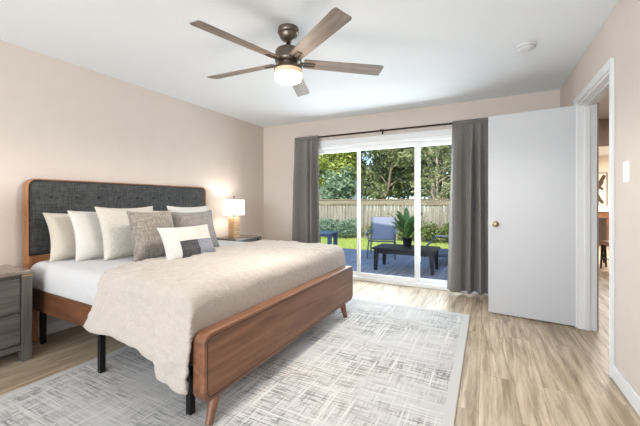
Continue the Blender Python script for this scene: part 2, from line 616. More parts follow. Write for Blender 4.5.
struct(MB().box(W, W + T, YN - T, OY0, 0, HC).box(W, W + T, OY1, D + T, 0, HC).box(W, W + T, OY0, OY1, OZ, HC)
       .build('wall_right', 'wall'))
struct(MB().box(0, 0.3, YN - T, YN, 0, HC).box(3.6, W, YN - T, YN, 0, HC).box(0.3, 3.6, YN - T, YN, 0, 0.45)
       .box(0.3, 3.6, YN - T, YN, 2.25, HC).build('wall_near', 'wall'))  # wide opening added to hold the fill light
# hall and dining room beyond
struct(MB().box(W + T, W + T + 0.05, D + T, 6.45, 0, HC).box(W + T + 0.0, W + T + 0.02, OY1, D + T, 0, HC)
       .build('wall_hall_left', 'greige'))
struct(MB().box(5.75, 5.87, 1.5, 6.45, 0, HC).build('wall_hall_right', 'greige'))
struct(MB().box(W + T, 5.87, 1.38, 1.5, 0, HC).build('wall_hall_near', 'greige'))
struct(MB().box(W + T, 4.62, 6.45, 6.57, 0, HC).box(5.55, XE, 6.45, 6.57, 0, HC).box(4.62, 5.55, 6.45, 6.57, 2.03, HC)
       .build('wall_hall_far', 'greige'))
struct(MB().box(W + T, W + T + 0.12, 6.57, YE, 0, HC).build('wall_dining_left', 'wall'))
struct(MB().box(W + T, XE, YE, YE + 0.12, 0, HC).build('wall_dining_far', 'canvas'))
struct(MB().box(XE, XE + 0.12, 6.45, YE, 0, HC).build('wall_dining_right', 'wall'))

# baseboards


cw_b = 0.052


def baseboard(name, x0, x1, y0, y1):
    b = MB().box(x0, x1, y0, y1, 0, 0.095)
    struct(b.build(name, 'trim', bevel=0.004))


baseboard('baseboard_left', 0, 0.014, YN, D)
baseboard('baseboard_back', 0.014, SX0 - 0.09, D - 0.014, D)
baseboard('baseboard_back_right', SX1 + 0.03, W, D - 0.014, D)
baseboard('baseboard_right', W - 0.014, W, YN, OY0 - cw_b)
baseboard('baseboard_right_far', W - 0.014, W, OY1 + cw_b, D)

# doorway casing and jamb (trim_1), picture-frame profile
cw = 0.05
tr = MB()
for y0, y1 in ((OY0 - cw, OY0), (OY1, OY1 + cw)):
    tr.box(W - 0.016, W, y0, y1, 0, OZ + cw)
tr.box(W - 0.016, W, OY0, OY1, OZ, OZ + cw)
tr.box(W - 0.022, W - 0.016, OY0 - cw, OY0 - cw + 0.018, 0, OZ + cw)
tr.box(W - 0.022, W - 0.016, OY1 + cw - 0.018, OY1 + cw, 0, OZ + cw)
tr.box(W - 0.022, W - 0.016, OY0 - cw + 0.018, OY1 + cw - 0.018, OZ + cw - 0.018, OZ + cw)
struct(tr.build('trim_1', 'trim', bevel=0.004))
jb = MB()
jb.box(W, W + T + 0.005, OY0, OY0 + 0.02, 0, OZ).box(W, W + T + 0.005, OY1 - 0.02, OY1, 0, OZ)
jb.box(W, W + T + 0.005, OY0 + 0.02, OY1 - 0.02, OZ - 0.02, OZ)
jb.box(W + 0.045, W + 0.085, OY0 + 0.02, OY0 + 0.032, 0, OZ - 0.02).box(W + 0.045, W + 0.085, OY1 - 0.032, OY1 - 0.02, 0, OZ - 0.02)
jb.box(W + 0.045, W + 0.085, OY0 + 0.032, OY1 - 0.032, OZ - 0.032, OZ - 0.02)
struct(jb.build('trim_2', 'trim', bevel=0.002))

# ------------------------------------------------------------------ sliding glass door (door_1)
fy0, fy1 = D - 0.012, D + 0.12
door = struct(MB().box(SX0, SX1, fy0, fy1, 0, 0.05).box(SX0, SX1, fy0, fy1, 1.985, 2.03)
              .box(SX0, SX0 + 0.05, fy0, fy1, 0.05, 1.985).box(SX1 - 0.05, SX1, fy0, fy1, 0.05, 1.985)
              .build('door_1', 'vinyl', bevel=0.004))
pw = (SX1 - SX0 - 0.1) / 3
for i in range(3):
    cut = (SX0 + 0.05, SX0 + 0.05 + pw - 0.052, SX0 + 0.05 + 2 * pw - 0.004, SX1 - 0.05)
    a = cut[i] - (0.014 if i else 0)
    b = cut[i + 1] + (0.014 if i < 2 else 0)
    y = D + (0.028 if i == 1 else 0.07)
    st = 0.046
    p = MB().box(a, a + st, y, y + 0.036, 0.05, 1.985).box(b - st, b, y, y + 0.036, 0.05, 1.985)
    p.box(a + st, b - st, y, y + 0.036, 0.05, 0.105).box(a + st, b - st, y, y + 0.036, 1.925, 1.985)
    fr = p.build('sliding_panel', 'vinyl', door, bevel=0.003)
    MB().box(a + st, b - st, y + 0.014, y + 0.02, 0.105, 1.925).build('pane', 'glass', fr)
    if i == 1:
        MB().box(b - 0.03, b - 0.012, y - 0.03, y, 0.92, 1.12).build('handle', 'vinyl', fr, bevel=0.005)
# wide header board and side casing around the slider
tb = MB().box(SX0 - 0.07, SX1 + 0.02, D - 0.022, D, 2.03, 2.10).box(SX0 - 0.07, SX0, D - 0.018, D, 0, 2.03)
tb.box(SX0 - 0.08, SX1 + 0.02, D - 0.03, D, 2.095, 2.108)
struct(tb.build('trim_3', 'trim', bevel=0.003))

# ------------------------------------------------------------------ white slab door, open into the room
hx, hy = W - 0.012, 3.735
ex, ey = 3.437, 3.818
dd = Vector((ex - hx, ey - hy, 0))
L = dd.length
ux = dd.normalized()
uy = Vector((-ux.y, ux.x, 0))
if uy.y > 0:
    uy = -uy                                   # faces the camera
slab = thing('panel_door', (hx, hy, 0), 'plain white slab door standing open against the back wall', 'door')
c0 = Vector((hx, hy, 0)) + ux * (L / 2) - uy * 0.0175
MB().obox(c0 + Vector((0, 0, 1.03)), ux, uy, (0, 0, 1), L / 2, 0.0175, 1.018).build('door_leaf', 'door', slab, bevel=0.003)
for side in (1, -1):
    kp = Vector((hx, hy, 0.932)) + ux * (L - 0.068) - uy * 0.0175
    k = MB()
    prof = [(0.0001, 0), (0.036, 0), (0.036, 0.006), (0.016, 0.011), (0.013, 0.03), (0.022, 0.036), (0.031, 0.046),
            (0.031, 0.055), (0.022, 0.064), (0.0001, 0.067)]
    k.lathe(prof, (0, 0, 0), 28)
    q = Vector(uy * side).to_track_quat('Z', 'Y').to_matrix()
    k.v = [tuple(q @ Vector(p) + kp + uy * (side * 0.0175)) for p in k.v]
    k.build('door_knob', 'knob', slab, smooth=True)
lp = Vector((hx, hy, 0.932)) + ux * (L + 0.0) - uy * 0.0175
MB().obox(lp, ux, uy, (0, 0, 1), 0.004, 0.008, 0.012).build('latch', 'knob', slab)
for z in (0.22, 1.03, 1.84):
    hpt = Vector((hx + 0.004, hy + 0.004, z))
    MB().tube([hpt - Vector((0, 0, 0.04)), hpt + Vector((0, 0, 0.04))], 0.006, 10).build('hinge', 'trim', slab)

# ------------------------------------------------------------------ wall and ceiling fittings
sw = thing('light_switch', (W, 2.562, 1.337), 'white rocker light switch on the right wall beside the doorway', 'light switch')
MB().box(W - 0.006, W, 2.517, 2.607, 1.275, 1.40).build('wall_plate', 'plastic', sw, bevel=0.003)
MB().box(W - 0.010, W - 0.006, 2.537, 2.587, 1.305, 1.37).build('rocker', 'plastic', sw, bevel=0.003)
sd = thing('smoke_detector', (3.71, 3.14, HC), 'round white smoke detector on the ceiling near the door', 'smoke detector')
MB().lathe([(0.0001, 2.44), (0.066, 2.44), (0.068, 2.428), (0.062, 2.41), (0.045, 2.402), (0.0001, 2.40)], (3.71, 3.14, 0), 40).build(
    'housing', 'detector', sd, smooth=True)
MB().lathe([(0.063, 2.4145), (0.0675, 2.4235), (0.0695, 2.4235), (0.065, 2.4135)], (3.71, 3.14, 0), 40).build('vent_ring', 'vent', sd)

# ------------------------------------------------------------------ ceiling fan
FX, FY = 2.114, 2.035
fan = thing('ceiling_fan', (FX, FY, HC), 'five-bladed bronze ceiling fan with grey oak blades and lit bowl', 'ceiling fan')
fc = (FX, FY, 0)
MB().lathe([(0.0001, 2.44), (0.076, 2.44), (0.078, 2.408), (0.074, 2.402), (0.066, 2.398), (0.064, 2.38), (0.05, 2.358), (0.026, 2.344), (0.0001, 2.344)], fc, 40).build(
    'canopy', 'bronze', fan, smooth=True)
MB().tube([(FX, FY, 2.345), (FX, FY, 2.29)], 0.014, 16).lathe([(0.0001, 2.322), (0.026, 2.318), (0.026, 2.30), (0.0001, 2.296)], fc, 24).build(
    'downrod', 'bronze_d', fan, smooth=True)
MB().lathe([(0.0001, 2.298), (0.055, 2.296), (0.088, 2.282), (0.096, 2.268), (0.098, 2.205), (0.096, 2.19), (0.085, 2.183), (0.0001, 2.183)], fc, 48).build(
    'motor_housing', 'bronze', fan, smooth=True)
MB().lathe([(0.0001, 2.183), (0.07, 2.183), (0.07, 2.157), (0.098, 2.151), (0.105, 2.143), (0.105, 2.134), (0.10, 2.13), (0.0001, 2.13)], fc, 48).build(
    'light_fitter', 'bronze', fan, smooth=True)
MB().lathe([(0.0001, 2.13), (0.101, 2.13), (0.102, 2.098), (0.0001, 2.098)], fc, 48).build('glass_collar', 'collar', fan, smooth=True)
MB().lathe([(0.0001, 2.098), (0.101, 2.098), (0.101, 2.075), (0.095, 2.06), (0.08, 2.05), (0.05, 2.045), (0.0001, 2.044)], fc, 48).build(
    'light_bowl', 'bowl', fan, smooth=True)
for k in range(5):
    ang = radians(-33 + 72 * k)
    R = Matrix.Rotation(ang, 3, 'Z') @ Matrix.Rotation(radians(-13), 3, 'X')
    # blade outline along local +x
    def place(mb):
        mb.v = [tuple(R @ Vector(p) + Vector((FX, FY, 2.19))) for p in mb.v]
        return mb
    out = [(0.125, -0.05), (0.705, -0.062), (0.729, -0.056), (0.733, -0.046), (0.733, 0.05), (0.727, 0.058), (0.715, 0.062),
           (0.125, 0.05), (0.115, 0.044), (0.115, -0.044)]
    bl = MB().prism(out, -0.004, 0.004, 'z')
    me_b = place(bl).build('blade', 'blade', fan, bevel=0.002)
    # grain follows the blade: give this mesh its own frame
    inv = Matrix.Translation(Vector((FX, FY, 2.19)) - Vector(fan.location)) @ R.to_4x4()
    me_b.data.transform(inv.inverted())
    me_b.matrix_basis = inv
    br = MB()
    br.box(0.06, 0.20, -0.020, -0.012, -0.011, -0.004).box(0.06, 0.20, 0.012, 0.020, -0.011, -0.004)
    br.box(0.192, 0.20, -0.012, 0.012, -0.011, -0.004).box(0.05, 0.11, -0.02, 0.02, -0.009, -0.001)
    place(br).build('blade_bracket', 'bronze', fan, bevel=0.001)
light('fan_bulb', 'SPOT', (FX, FY, 2.03), 62, (1, 0.93, 0.84), target=(FX, FY, 0), shadow_soft_size=0.1, spot_size=radians(172), spot_blend=0.25)
light('fan_glow', 'POINT', (FX, FY, 1.98), 4, (1, 0.86, 0.68), shadow_soft_size=0.1)

# ------------------------------------------------------------------ rug
rug = thing('area_rug', (2.066, 2.115, 0), 'large pale grey distressed crosshatch area rug under the bed', 'rug')
g = MB()
nx, ny = 24, 30
vs = [(0.866 + 2.4 * i / nx, 0.59 + 3.05 * j / ny, 0.009 + 0.0008 * noise.noise((i * .7, j * .7, 0))) for j in range(ny + 1) for i in range(nx + 1)]
b0 = len(vs)
vs2 = [(p[0], p[1], 0.001) for p in vs]
fs = [(j * (nx + 1) + i, j * (nx + 1) + i + 1, (j + 1) * (nx + 1) + i + 1, (j + 1) * (nx + 1) + i) for j in range(ny) for i in range(nx)]
fs2 = [tuple(reversed([q + b0 for q in f])) for f in fs]
ring = [i for i in range(nx + 1)] + [(j) * (nx + 1) + nx for j in range(1, ny + 1)] + [ny * (nx + 1) + i for i in range(nx - 1, -1, -1)] + [j * (nx + 1) for j in range(ny - 1, 0, -1)]
side = [(ring[k], ring[(k + 1) % len(ring)], ring[(k + 1) % len(ring)] + b0, ring[k] + b0) for k in range(len(ring))]
g.add(vs + vs2, fs + fs2 + side).build('pile', 'rug', rug, smooth=True)
bd = MB()
for x in (0.864, 3.268):
    bd.tube([(x, 0.59, 0.005), (x, 3.64, 0.005)], 0.0045, 8)
for y in (0.588, 3.642):
    bd.tube([(0.866, y, 0.005), (3.266, y, 0.005)], 0.0045, 8)
bd.build('bound_edge', 'cream', rug, smooth=True)

# ------------------------------------------------------------------ bed
BY0, BY1 = 1.20, 3.18                          # side rails, outer faces
bed = thing('bed', (1.1, 2.19, 0), 'walnut platform bed with charcoal tufted headboard and black metal legs', 'bed')
# headboard: rounded walnut frame, fabric panel, lower rail
HY0, HY1, HT = 1.262, 3.165, 1.352
outer = rrect(HY0, HY1, 0.30, HT, 0.075)
inner = []
for k_, (a_, b_) in enumerate(outer):
    aa_ = min(max(a_, HY0 + 0.014), HY1 - 0.014)
    if b_ > 0.8:
        c_ = HY0 + 0.075 if a_ < 2.2 else HY1 - 0.075
        dv = Vector((a_ - c_, b_ - (HT - 0.075)))
        inner.append((c_ + dv.x * 0.061 / 0.075, HT - 0.075 + dv.y * 0.065 / 0.075))
    else:
        inner.append((aa_, 0.712))
fm = MB()
n = len(outer)
xa, xb = 0.022, 0.095
vs = [(xb, a, b) for a, b in outer] + [(xb, a, b) for a, b in inner] + [(xa, a, b) for a, b in outer] + [(xa, a, b) for a, b in inner]
fs = []
for i in range(n):
    j = (i + 1) % n
    fs += [(i, j, n + j, n + i), (2 * n + i, 3 * n + i, 3 * n + j, 2 * n + j), (i, 2 * n + i, 2 * n + j, j), (n + i, n + j, 3 * n + j, 3 * n + i)]
fm.add(vs, fs)
hb = fm.build('headboard_frame', 'walnut_z', bed, bevel=0.004)
for y in (HY0 + 0.02, HY1 - 0.08):
    MB().box(0.03, 0.088, y, y + 0.06, 0.0, 0.32).build('headboard_leg', 'walnut_z', bed, bevel=0.004)
# tufted panel: one surface with dimples at the buttons
btn = []
nb = 9
for r_, z in enumerate((1.20, 0.98)):
    for k in range(nb):
        btn.append((HY0 + 0.03 + (HY1 - HY0 - 0.06) * (k + 0.72 + 0.05) / (nb + 0.5), z))
pm = MB()
NX, NZ = 150, 50
y0, y1, z0, z1 = HY0 + 0.012, HY1 - 0.012, 0.712, HT - 0.008
vs = []
for j in range(NZ + 1):
    for i in range(NX + 1):
        y = y0 + (y1 - y0) * i / NX
        z = z0 + (z1 - z0) * j / NZ
        e = min(y - y0, y1 - y, z - z0, z1 - z)
        x = 0.060 + 0.026 * min(1, max(0, e) / 0.03) ** 0.5
        for by, bz in btn:
            d2 = ((y - by) ** 2 + (z - bz) ** 2)
            if d2 < 0.02:
                x -= 0.012 * math.exp(-d2 / 0.0006) + 0.003 * math.exp(-d2 / 0.004)
        for cy_ in (HY0 + 0.075, HY1 - 0.075):
            if z > HT - 0.075 and (y < cy_ if cy_ < 2 else y > cy_):
                dv = Vector((y - cy_, z - (HT - 0.075)))
                if dv.length > 0.064:
                    dv *= 0.064 / dv.length
                    y, z = cy_ + dv.x, HT - 0.075 + dv.y
        vs.append((x, y, z))
fs = [(j * (NX + 1) + i, j * (NX + 1) + i + 1, (j + 1) * (NX + 1) + i + 1, (j + 1) * (NX + 1) + i) for j in range(NZ) for i in range(NX)]
pm.add(vs, fs)
pm.box(0.03, 0.056, y0 + 0.02, y1 - 0.02, z0, z1 - 0.09)
hp = pm.build('upholstered_panel', 'charcoal', bed, smooth=True)
for by, bz in btn:
    MB().lathe([(0.0001, 0.064), (0.011, 0.066), (0.0125, 0.074), (0.008, 0.080), (0.0001, 0.081)], (0.006, by, bz), 14, 'x').build('tuft_button', 'button', hp, smooth=True)
# side rails
for (p0, p1) in (((0.09, 1.282), (2.09, 1.215)), ((0.09, 3.145), (2.09, 3.18))):
    p0, p1 = Vector((p0[0], p0[1], 0.381)), Vector((p1[0], p1[1], 0.381))
    ax_ = (p1 - p0).normalized()
    MB().obox((p0 + p1) / 2, ax_, (-ax_.y, ax_.x, 0), (0, 0, 1), (p1 - p0).length / 2, 0.014, 0.081).build('side_rail', 'walnut_x', bed, bevel=0.004)
# footboard: thick rounded slab with a dark inlay line
FXO, FXI = 2.165, 2.085
FBY0, FBY1, FZ0, FZ1 = 1.18, 3.215, 0.137, 0.488
fb = MB().prism(rrect(FBY0, FBY1, FZ0, FZ1, 0.052), FXI, FXO, 'x').build('footboard', 'walnut', bed, bevel=0.006)
o2, i2 = rrect(FBY0 + 0.02, FBY1 - 0.02, FZ0 + 0.02, FZ1 - 0.02, 0.038), rrect(FBY0 + 0.0245, FBY1 - 0.0245, FZ0 + 0.0245, FZ1 - 0.0245, 0.034)
n = len(o2)
il = MB()
vs = [(FXO + 0.0012, a, b) for a, b in o2] + [(FXO + 0.0012, a, b) for a, b in i2] + [(FXO - 0.004, a, b) for a, b in o2] + [(FXO - 0.004, a, b) for a, b in i2]
fs = []
for i in range(n):
    j = (i + 1) % n
    fs += [(i, j, n + j, n + i), (i, 2 * n + i, 2 * n + j, j), (n + i, n + j, 3 * n + j, 3 * n + i)]
il.add(vs, fs).build('inlay_line', 'inlay', fb)
# tapered splayed wooden legs
for (tx, ty, bx, by) in ((2.125, 1.295, 2.15, 1.225), (2.14, 2.985, 2.17, 2.998)):
    ztop = 0.14
    MB().tube([(bx, by, 0.0105), (tx, ty, ztop)], [0.019, 0.032], 18).build('leg', 'walnut', bed, smooth=True)
# black metal support legs and cross bars
for x in (0.19, 1.11, 1.99):
    zb = 0.0105 if x > 0.5 else 0.0
    yn = {0.19: 1.315, 1.11: 1.26, 1.99: 1.232}[x]
    for y in (yn, 2.175, 3.105):
        MB().box(x - 0.018, x + 0.018, y, y + 0.036, zb, 0.38 if y != 2.175 else 0.372).build('support_leg', 'black', bed, bevel=0.003)
    MB().box(x - 0.014, x + 0.014, yn + 0.036, 3.105, 0.335, 0.365).build('cross_bar', 'black', bed, bevel=0.002)
MB().box(0.10, 2.08, 1.30, 3.12, 0.375, 0.40).build('slat_deck', 'walnut_x', bed)

# mattress
mt = thing('mattress', (1.1, 2.19, 0.402), 'thick mattress in a smooth white sheet on the walnut bed', 'mattress')


def rounded_slab(x0, x1, y0, y1, z0, z1, r, nx=60, ny=60):
    """closed slab with rounded rim and gentle lumps"""
    mb = MB()
    prof = [(0.02, 0.0)] + [(r * (1 - cos(t)) * 0 + 0, 0) for t in ()]
    rows = []
    ks = 7
    loops = [(0.012, z0)]
    loops += [(0.0, z0 + 0.02), (0.0, (z0 + z1) / 2)]
    for k in range(ks + 1):
        t = pi / 2 * k / ks
        loops.append((r * (1 - cos(t)), z1 - r + r * sin(t)))
    # ring of points at each loop
    def ringpts(ins, z, m=40):
        pts = []
        a0, a1, b0, b1 = x0 + ins, x1 - ins, y0 + ins, y1 - ins
        rr = max(0.02, 0.07 - ins * 0.5)
        for cx, cy, st in ((a1 - rr, b1 - rr, 0), (a0 + rr, b1 - rr, 90), (a0 + rr, b0 + rr, 180), (a1 - rr, b0 + rr, 270)):
            for q in range(9):
                t = radians(st + 90 * q / 8)
                pts.append((cx + rr * cos(t), cy + rr * sin(t), z))
        return pts
    rings = [ringpts(i, z) for i, z in loops]
    m = len(rings[0])
    vs = [p for rg in rings for p in rg]
    fs = []
    for i in range(len(rings) - 1):
        for k in range(m):
            a, b = i * m + k, i * m + (k + 1) % m
            fs.append((a, b, b + m, a + m))
    fs.append(tuple(reversed(range(m))))
    fs.append(tuple(range((len(rings) - 1) * m, len(rings) * m)))
    vs = [(x_, y_ + (0.035 * (2.05 - x_) if y_ < 2.19 else -0.012 * (2.05 - x_)), z_) for x_, y_, z_ in vs]
    return mb.add(vs, fs)


rounded_slab(0.10, 2.055, 1.195, 3.185, 0.464, 0.672, 0.075).build('fitted_sheet', 'sheet', mt, smooth=True)
rounded_slab(0.12, 2.05, 1.235, 3.145, 0.402, 0.468, 0.02).build('mattress_core', 'white', mt, smooth=True)

# quilt: draped over the foot half, hanging down both sides
qm = MB()
NI, NJ = 120, 240
YA, YB = 1.165, 3.215                          # vertical hang planes
ZT = 0.692


def lerp_tab(x, tab):
    for (xa_, va), (xb_, vb) in zip(tab, tab[1:]):
        if x <= xb_:
            t = max(0, (x - xa_) / (xb_ - xa_))
            t = t * t * (3 - 2 * t)
            return va + (vb - va) * t
    return tab[-1][1]


HEM = [(1.1, 0.36), (1.35, 0.372), (1.60, 0.365), (1.78, 0.315), (1.90, 0.245), (2.0, 0.205), (2.08, 0.215)]
verts = []
for j in range(NJ + 1):
    tj = j / NJ
    for i in range(NI + 1):
        ti = i / NI
        sx = 1.05 + (2.27 - 1.05) * ti
        xr, foot = sx, 0.0
        if sx > 1.985:
            a = (sx - 1.985) / 0.085
            if a < pi / 2:
                xr, foot = 1.985 + 0.085 * sin(a), 0.085 * (1 - cos(a))
            else:
                xr, foot = 2.07, 0.085 + (a - pi / 2) * 0.085
        hem = lerp_tab(xr, HEM)
        r = 0.085
        hang = ZT - r - hem
        hang2 = ZT - r - 0.33
        arc = r * pi / 2
        flat = (YB - r) - (YA + r)
        tot = hang + arc + flat + arc + hang2
        s = tj * tot
        if s < hang:
            f = 1 - s / hang
            y, z, hf = YA, hem + s, f
            nrm = (0, -1, 0)
            y += -0.03 * f ** 1.3 - 0.008 * f * sin(xr * 17 + 0.6) - 0.004 * f * sin(xr * 41)
        elif s < hang + arc:
            a = (s - hang) / r
            y, z, hf = YA + r - r * cos(a), ZT - r + r * sin(a), 0
        elif s < hang + arc + flat:
            y, z, hf = YA + r + (s - hang - arc), ZT, 0
        elif s < hang + 2 * arc + flat:
            a = (s - hang - arc - flat) / r
            y, z, hf = YB - r + r * sin(a), ZT - r + r * cos(a), 0
        else:
            q = s - hang - 2 * arc - flat
            y, z, hf = YB + 0.02 * q, ZT - r - q, q / hang2
        zlow = hem if s < tot / 2 else 0.33
        top = 1 if hang + arc * 0.3 < s < tot - hang2 - arc * 0.3 else 0
        # head edge wanders a little
        x = xr
        if s < hang:
            x = xr + (1 - ti) * (0.21 - 0.13 * hf)
        elif s < hang + arc + 0.35:
            x = xr + (1 - ti) * 0.21 * max(0, 1 - (s - hang) / (arc + 0.35)) ** 1.3
        # puffs and wrinkles
        w = noise.noise((x * 7, y * 7, z * 7)) * 0.012 + noise.noise((x * 19, y * 19, z * 19 + 5)) * 0.006
        qv = s / 0.125
        qu = sx / 0.14 + (0.5 if int(math.floor(qv + 0.5)) % 2 else 0.0)
        dn = hypot((qu - math.floor(qu + 0.5)) * 0.14, (qv - math.floor(qv + 0.5)) * 0.125)
        w += 0.007 * (1 - math.exp(-(dn / 0.03) ** 2)) + 0.002 * sin(qv * 2 * pi * 2)
        # drops behind the footboard
        if foot:
            z = zlow + (z - zlow) * (ZT - foot - zlow) / (ZT - zlow)
        if s < hang:
            y -= abs(w)
        elif s > tot - hang2:
            y += abs(w)
        else:
            z += w
            if s < hang + arc:
                y -= max(0, w)
        if s < hang + arc:
            y += 0.035 * (2.05 - x)
        verts.append((x, y, z))
fs = [(j * (NI + 1) + i, j * (NI + 1) + i + 1, (j + 1) * (NI + 1) + i + 1, (j + 1) * (NI + 1) + i) for j in range(NJ) for i in range(NI)]
qm.add(verts, fs)
quilt = thing('quilt', (1.6, 2.19, 0.70), 'cream puckered quilt draped over the foot half of the bed', 'quilt')
qo = qm.build('quilt_cover', 'quilt', quilt, smooth=True)
qo.modifiers.clear()
so = qo.modifiers.new('thick', 'SOLIDIFY')
so.thickness = 0.016
so.offset = 0
# rolled hem along the near drop and the head edge
hm = MB()
row0 = [verts[i] for i in range(NI + 1)]
hm.tube([(p[0], p[1], p[2]) for p in row0], 0.0105, 8)
hm.tube([verts[j * (NI + 1)] for j in range(NJ + 1)], 0.0105, 8)
hm.build('hem', 'quilt', quilt, smooth=True)
NL = len(row0)
strip = []
for dy, dz in ((0.013, 0.03), (0.012, -0.002), (0.006, -0.024), (0.010, -0.026), (0.017, 0.0), (0.018, 0.03)):
    strip += [(p[0], p[1] + dy, p[2] + dz) for p in row0]
MB().add(strip, [(r_ * NL + i, r_ * NL + i + 1, ((r_ + 1) % 6) * NL + i + 1, ((r_ + 1) % 6) * NL + i) for r_ in range(6) for i in range(NL - 1)]).build('lining_edge', 'quilt', quilt, smooth=True)


# pillows
def pillow(mat_, w, h, th, xb, yc, lean, yaw=0.0, roll=0.0, zb=0.674, pinch=0.095, seed=0, mats=None, patch=None):
    n1 = 34
    Nn, Ww, Uu = Vector((cos(lean), 0, sin(lean))), Vector((0, 1, 0)), Vector((-sin(lean), 0, cos(lean)))
    Rz = Matrix.Rotation(yaw, 3, 'Z')
    Rr = Matrix.Rotation(roll, 3, Nn)
    mb = MB()
    grid = {}
    vs = []

    def idx(i, j, side):
        edge = i in (0, n1) or j in (0, n1)
        k = (i, j, 0 if edge else side)
        if k in grid:
            return grid[k]
        s, t = -1 + 2 * i / n1, -1 + 2 * j / n1
        # round the parameter a little so rows concentrate near the rim
        s, t = sin(s * pi / 2), sin(t * pi / 2)
        px = s * w / 2 * (1 - pinch * (1 - t * t) * abs(s) ** 2)
        pz = t * h / 2 * (1 - pinch * (1.0 if t > 0 else 0.25) * (1 - s * s) * abs(t) ** 2)
        prof = max(0, (1 - s ** 4) * (1 - t ** 4)) ** 0.55
        prof *= 0.82 + 0.18 * (1 - t) * 0.5 * 2 * 0.6
        d = side * th / 2 * prof
        d += 0.007 * noise.noise((s * 2.2 + seed, t * 2.2, side * 3 + seed)) * prof
        d += 0.004 * noise.noise((s * 6 + seed, t * 6, side * 5)) * prof
        p = Ww * px + Uu * (pz + h / 2) + Nn * d
        p = Rz @ (Rr @ p)
        grid[k] = len(vs)
        vs.append(p + Vector((xb, yc, zb)))
        return grid[k]
    fs, mi = [], []
    for side in (1, -1):
        for j in range(n1):
            for i in range(n1):
                f = (idx(i, j, side), idx(i + 1, j, side), idx(i + 1, j + 1, side), idx(i, j + 1, side))
                fs.append(f)
                if patch and side == 1:
                    s = sin((-1 + 2 * (i + .5) / n1) * pi / 2)
                    t = sin((-1 + 2 * (j + .5) / n1) * pi / 2)
                    mi.append(patch(s, t))
                else:
                    mi.append(0)
    zmin = min(v.z for v in vs)
    vs = [v + Vector((0, 0, zb + 0.001 - zmin)) for v in vs]
    mb.v = [tuple(v) for v in vs]
    mb.f = fs
    mb.mi = mi
    ps = [vs[grid[(i, 0, 0)]] for i in range(n1 + 1)] + [vs[grid[(n1, j, 0)]] for j in range(1, n1 + 1)] + \
         [vs[grid[(i, n1, 0)]] for i in range(n1 - 1, -1, -1)] + [vs[grid[(0, j, 0)]] for j in range(n1 - 1, 0, -1)]
    right = [vs[grid[(n1, j, 0)]] for j in range(n1 + 1)]
    return mb, ps, right


def put_pillow(label, m, group, piping=None, **kw):
    mb, ring_, right = pillow(m, **kw)
    t = thing('pillow', (kw['xb'], kw['yc'], 0.675), label, 'pillow', group)
    mb.build('cover', kw.get('mats') or m, t, smooth=True)
    if piping:
        MB().tube(ring_ + [ring_[0]], 0.004, 6).build('piping', piping, t, smooth=True)
    return t, right


GP = 'pillows leaning on the headboard'
ra = radians
put_pillow('plain beige pillow at the far left, touching the charcoal headboard', 'cream', GP, piping='cream', w=0.64, h=0.405, th=0.14, xb=0.29, yc=1.655, lean=ra(15), seed=1)
put_pillow('off-white pillow between the beige pillow and the big textured one', 'ivory', GP, piping='ivory', w=0.60, h=0.425, th=0.13, xb=0.465, yc=1.735, lean=ra(16), seed=2)
put_pillow('large square ivory textured pillow behind the grey velvet one on the left', 'boucle', GP, piping='boucle', w=0.53, h=0.46, th=0.15, xb=0.62, yc=1.835, lean=ra(17), seed=3)
put_pillow('grey velvet square pillow left of the patchwork cushion', 'velvet', GP, piping='velvet', w=0.40, h=0.42, th=0.15, xb=0.90, yc=1.85, lean=ra(15), yaw=ra(-3), seed=4)
put_pillow('white pillow mostly hidden behind both grey velvet pillows', 'ivory', GP, piping='ivory', w=0.56, h=0.415, th=0.13, xb=0.42, yc=2.36, lean=ra(15), seed=5)
put_pillow('large white square pillow behind the taupe fringed one on the right', 'white', GP, piping='white', w=0.56, h=0.46, th=0.15, xb=0.61, yc=2.55, lean=ra(17), seed=6)
t6, right6 = put_pillow('taupe velvet pillow with blue-grey fringed edge, nearest the lit lamp', 'velvet2', GP, w=0.50, h=0.41, th=0.14, xb=0.84, yc=2.365, lean=ra(17), roll=ra(0), seed=7)
fr_ = MB()
for k in range(4):
    fr_.tube([p + Vector((0.004 * (k - 1.5), 0.006 + 0.006 * (k % 2), 0.0)) for p in right6], 0.010, 6)
fr_.build('fringe', 'fringe', t6, smooth=True)


def patch(s, t):
    if s < -0.50:
        return 0
    if t > 0.0:
        return 4 if s < 0.14 else 3
    return 1 if s < 0.14 else 2


put_pillow('small oblong patchwork cushion of white, charcoal, slate and greige blocks', 'white', GP, mats=['white', 'patch_char', 'patch_blue', 'patch_greige', 'ivory'],
           w=0.53, h=0.30, th=0.12, xb=1.19, yc=1.985, lean=ra(24), seed=8, patch=patch)

# ------------------------------------------------------------------ nightstands
NSW, NSD, NSH = 0.54, 0.42, 0.66


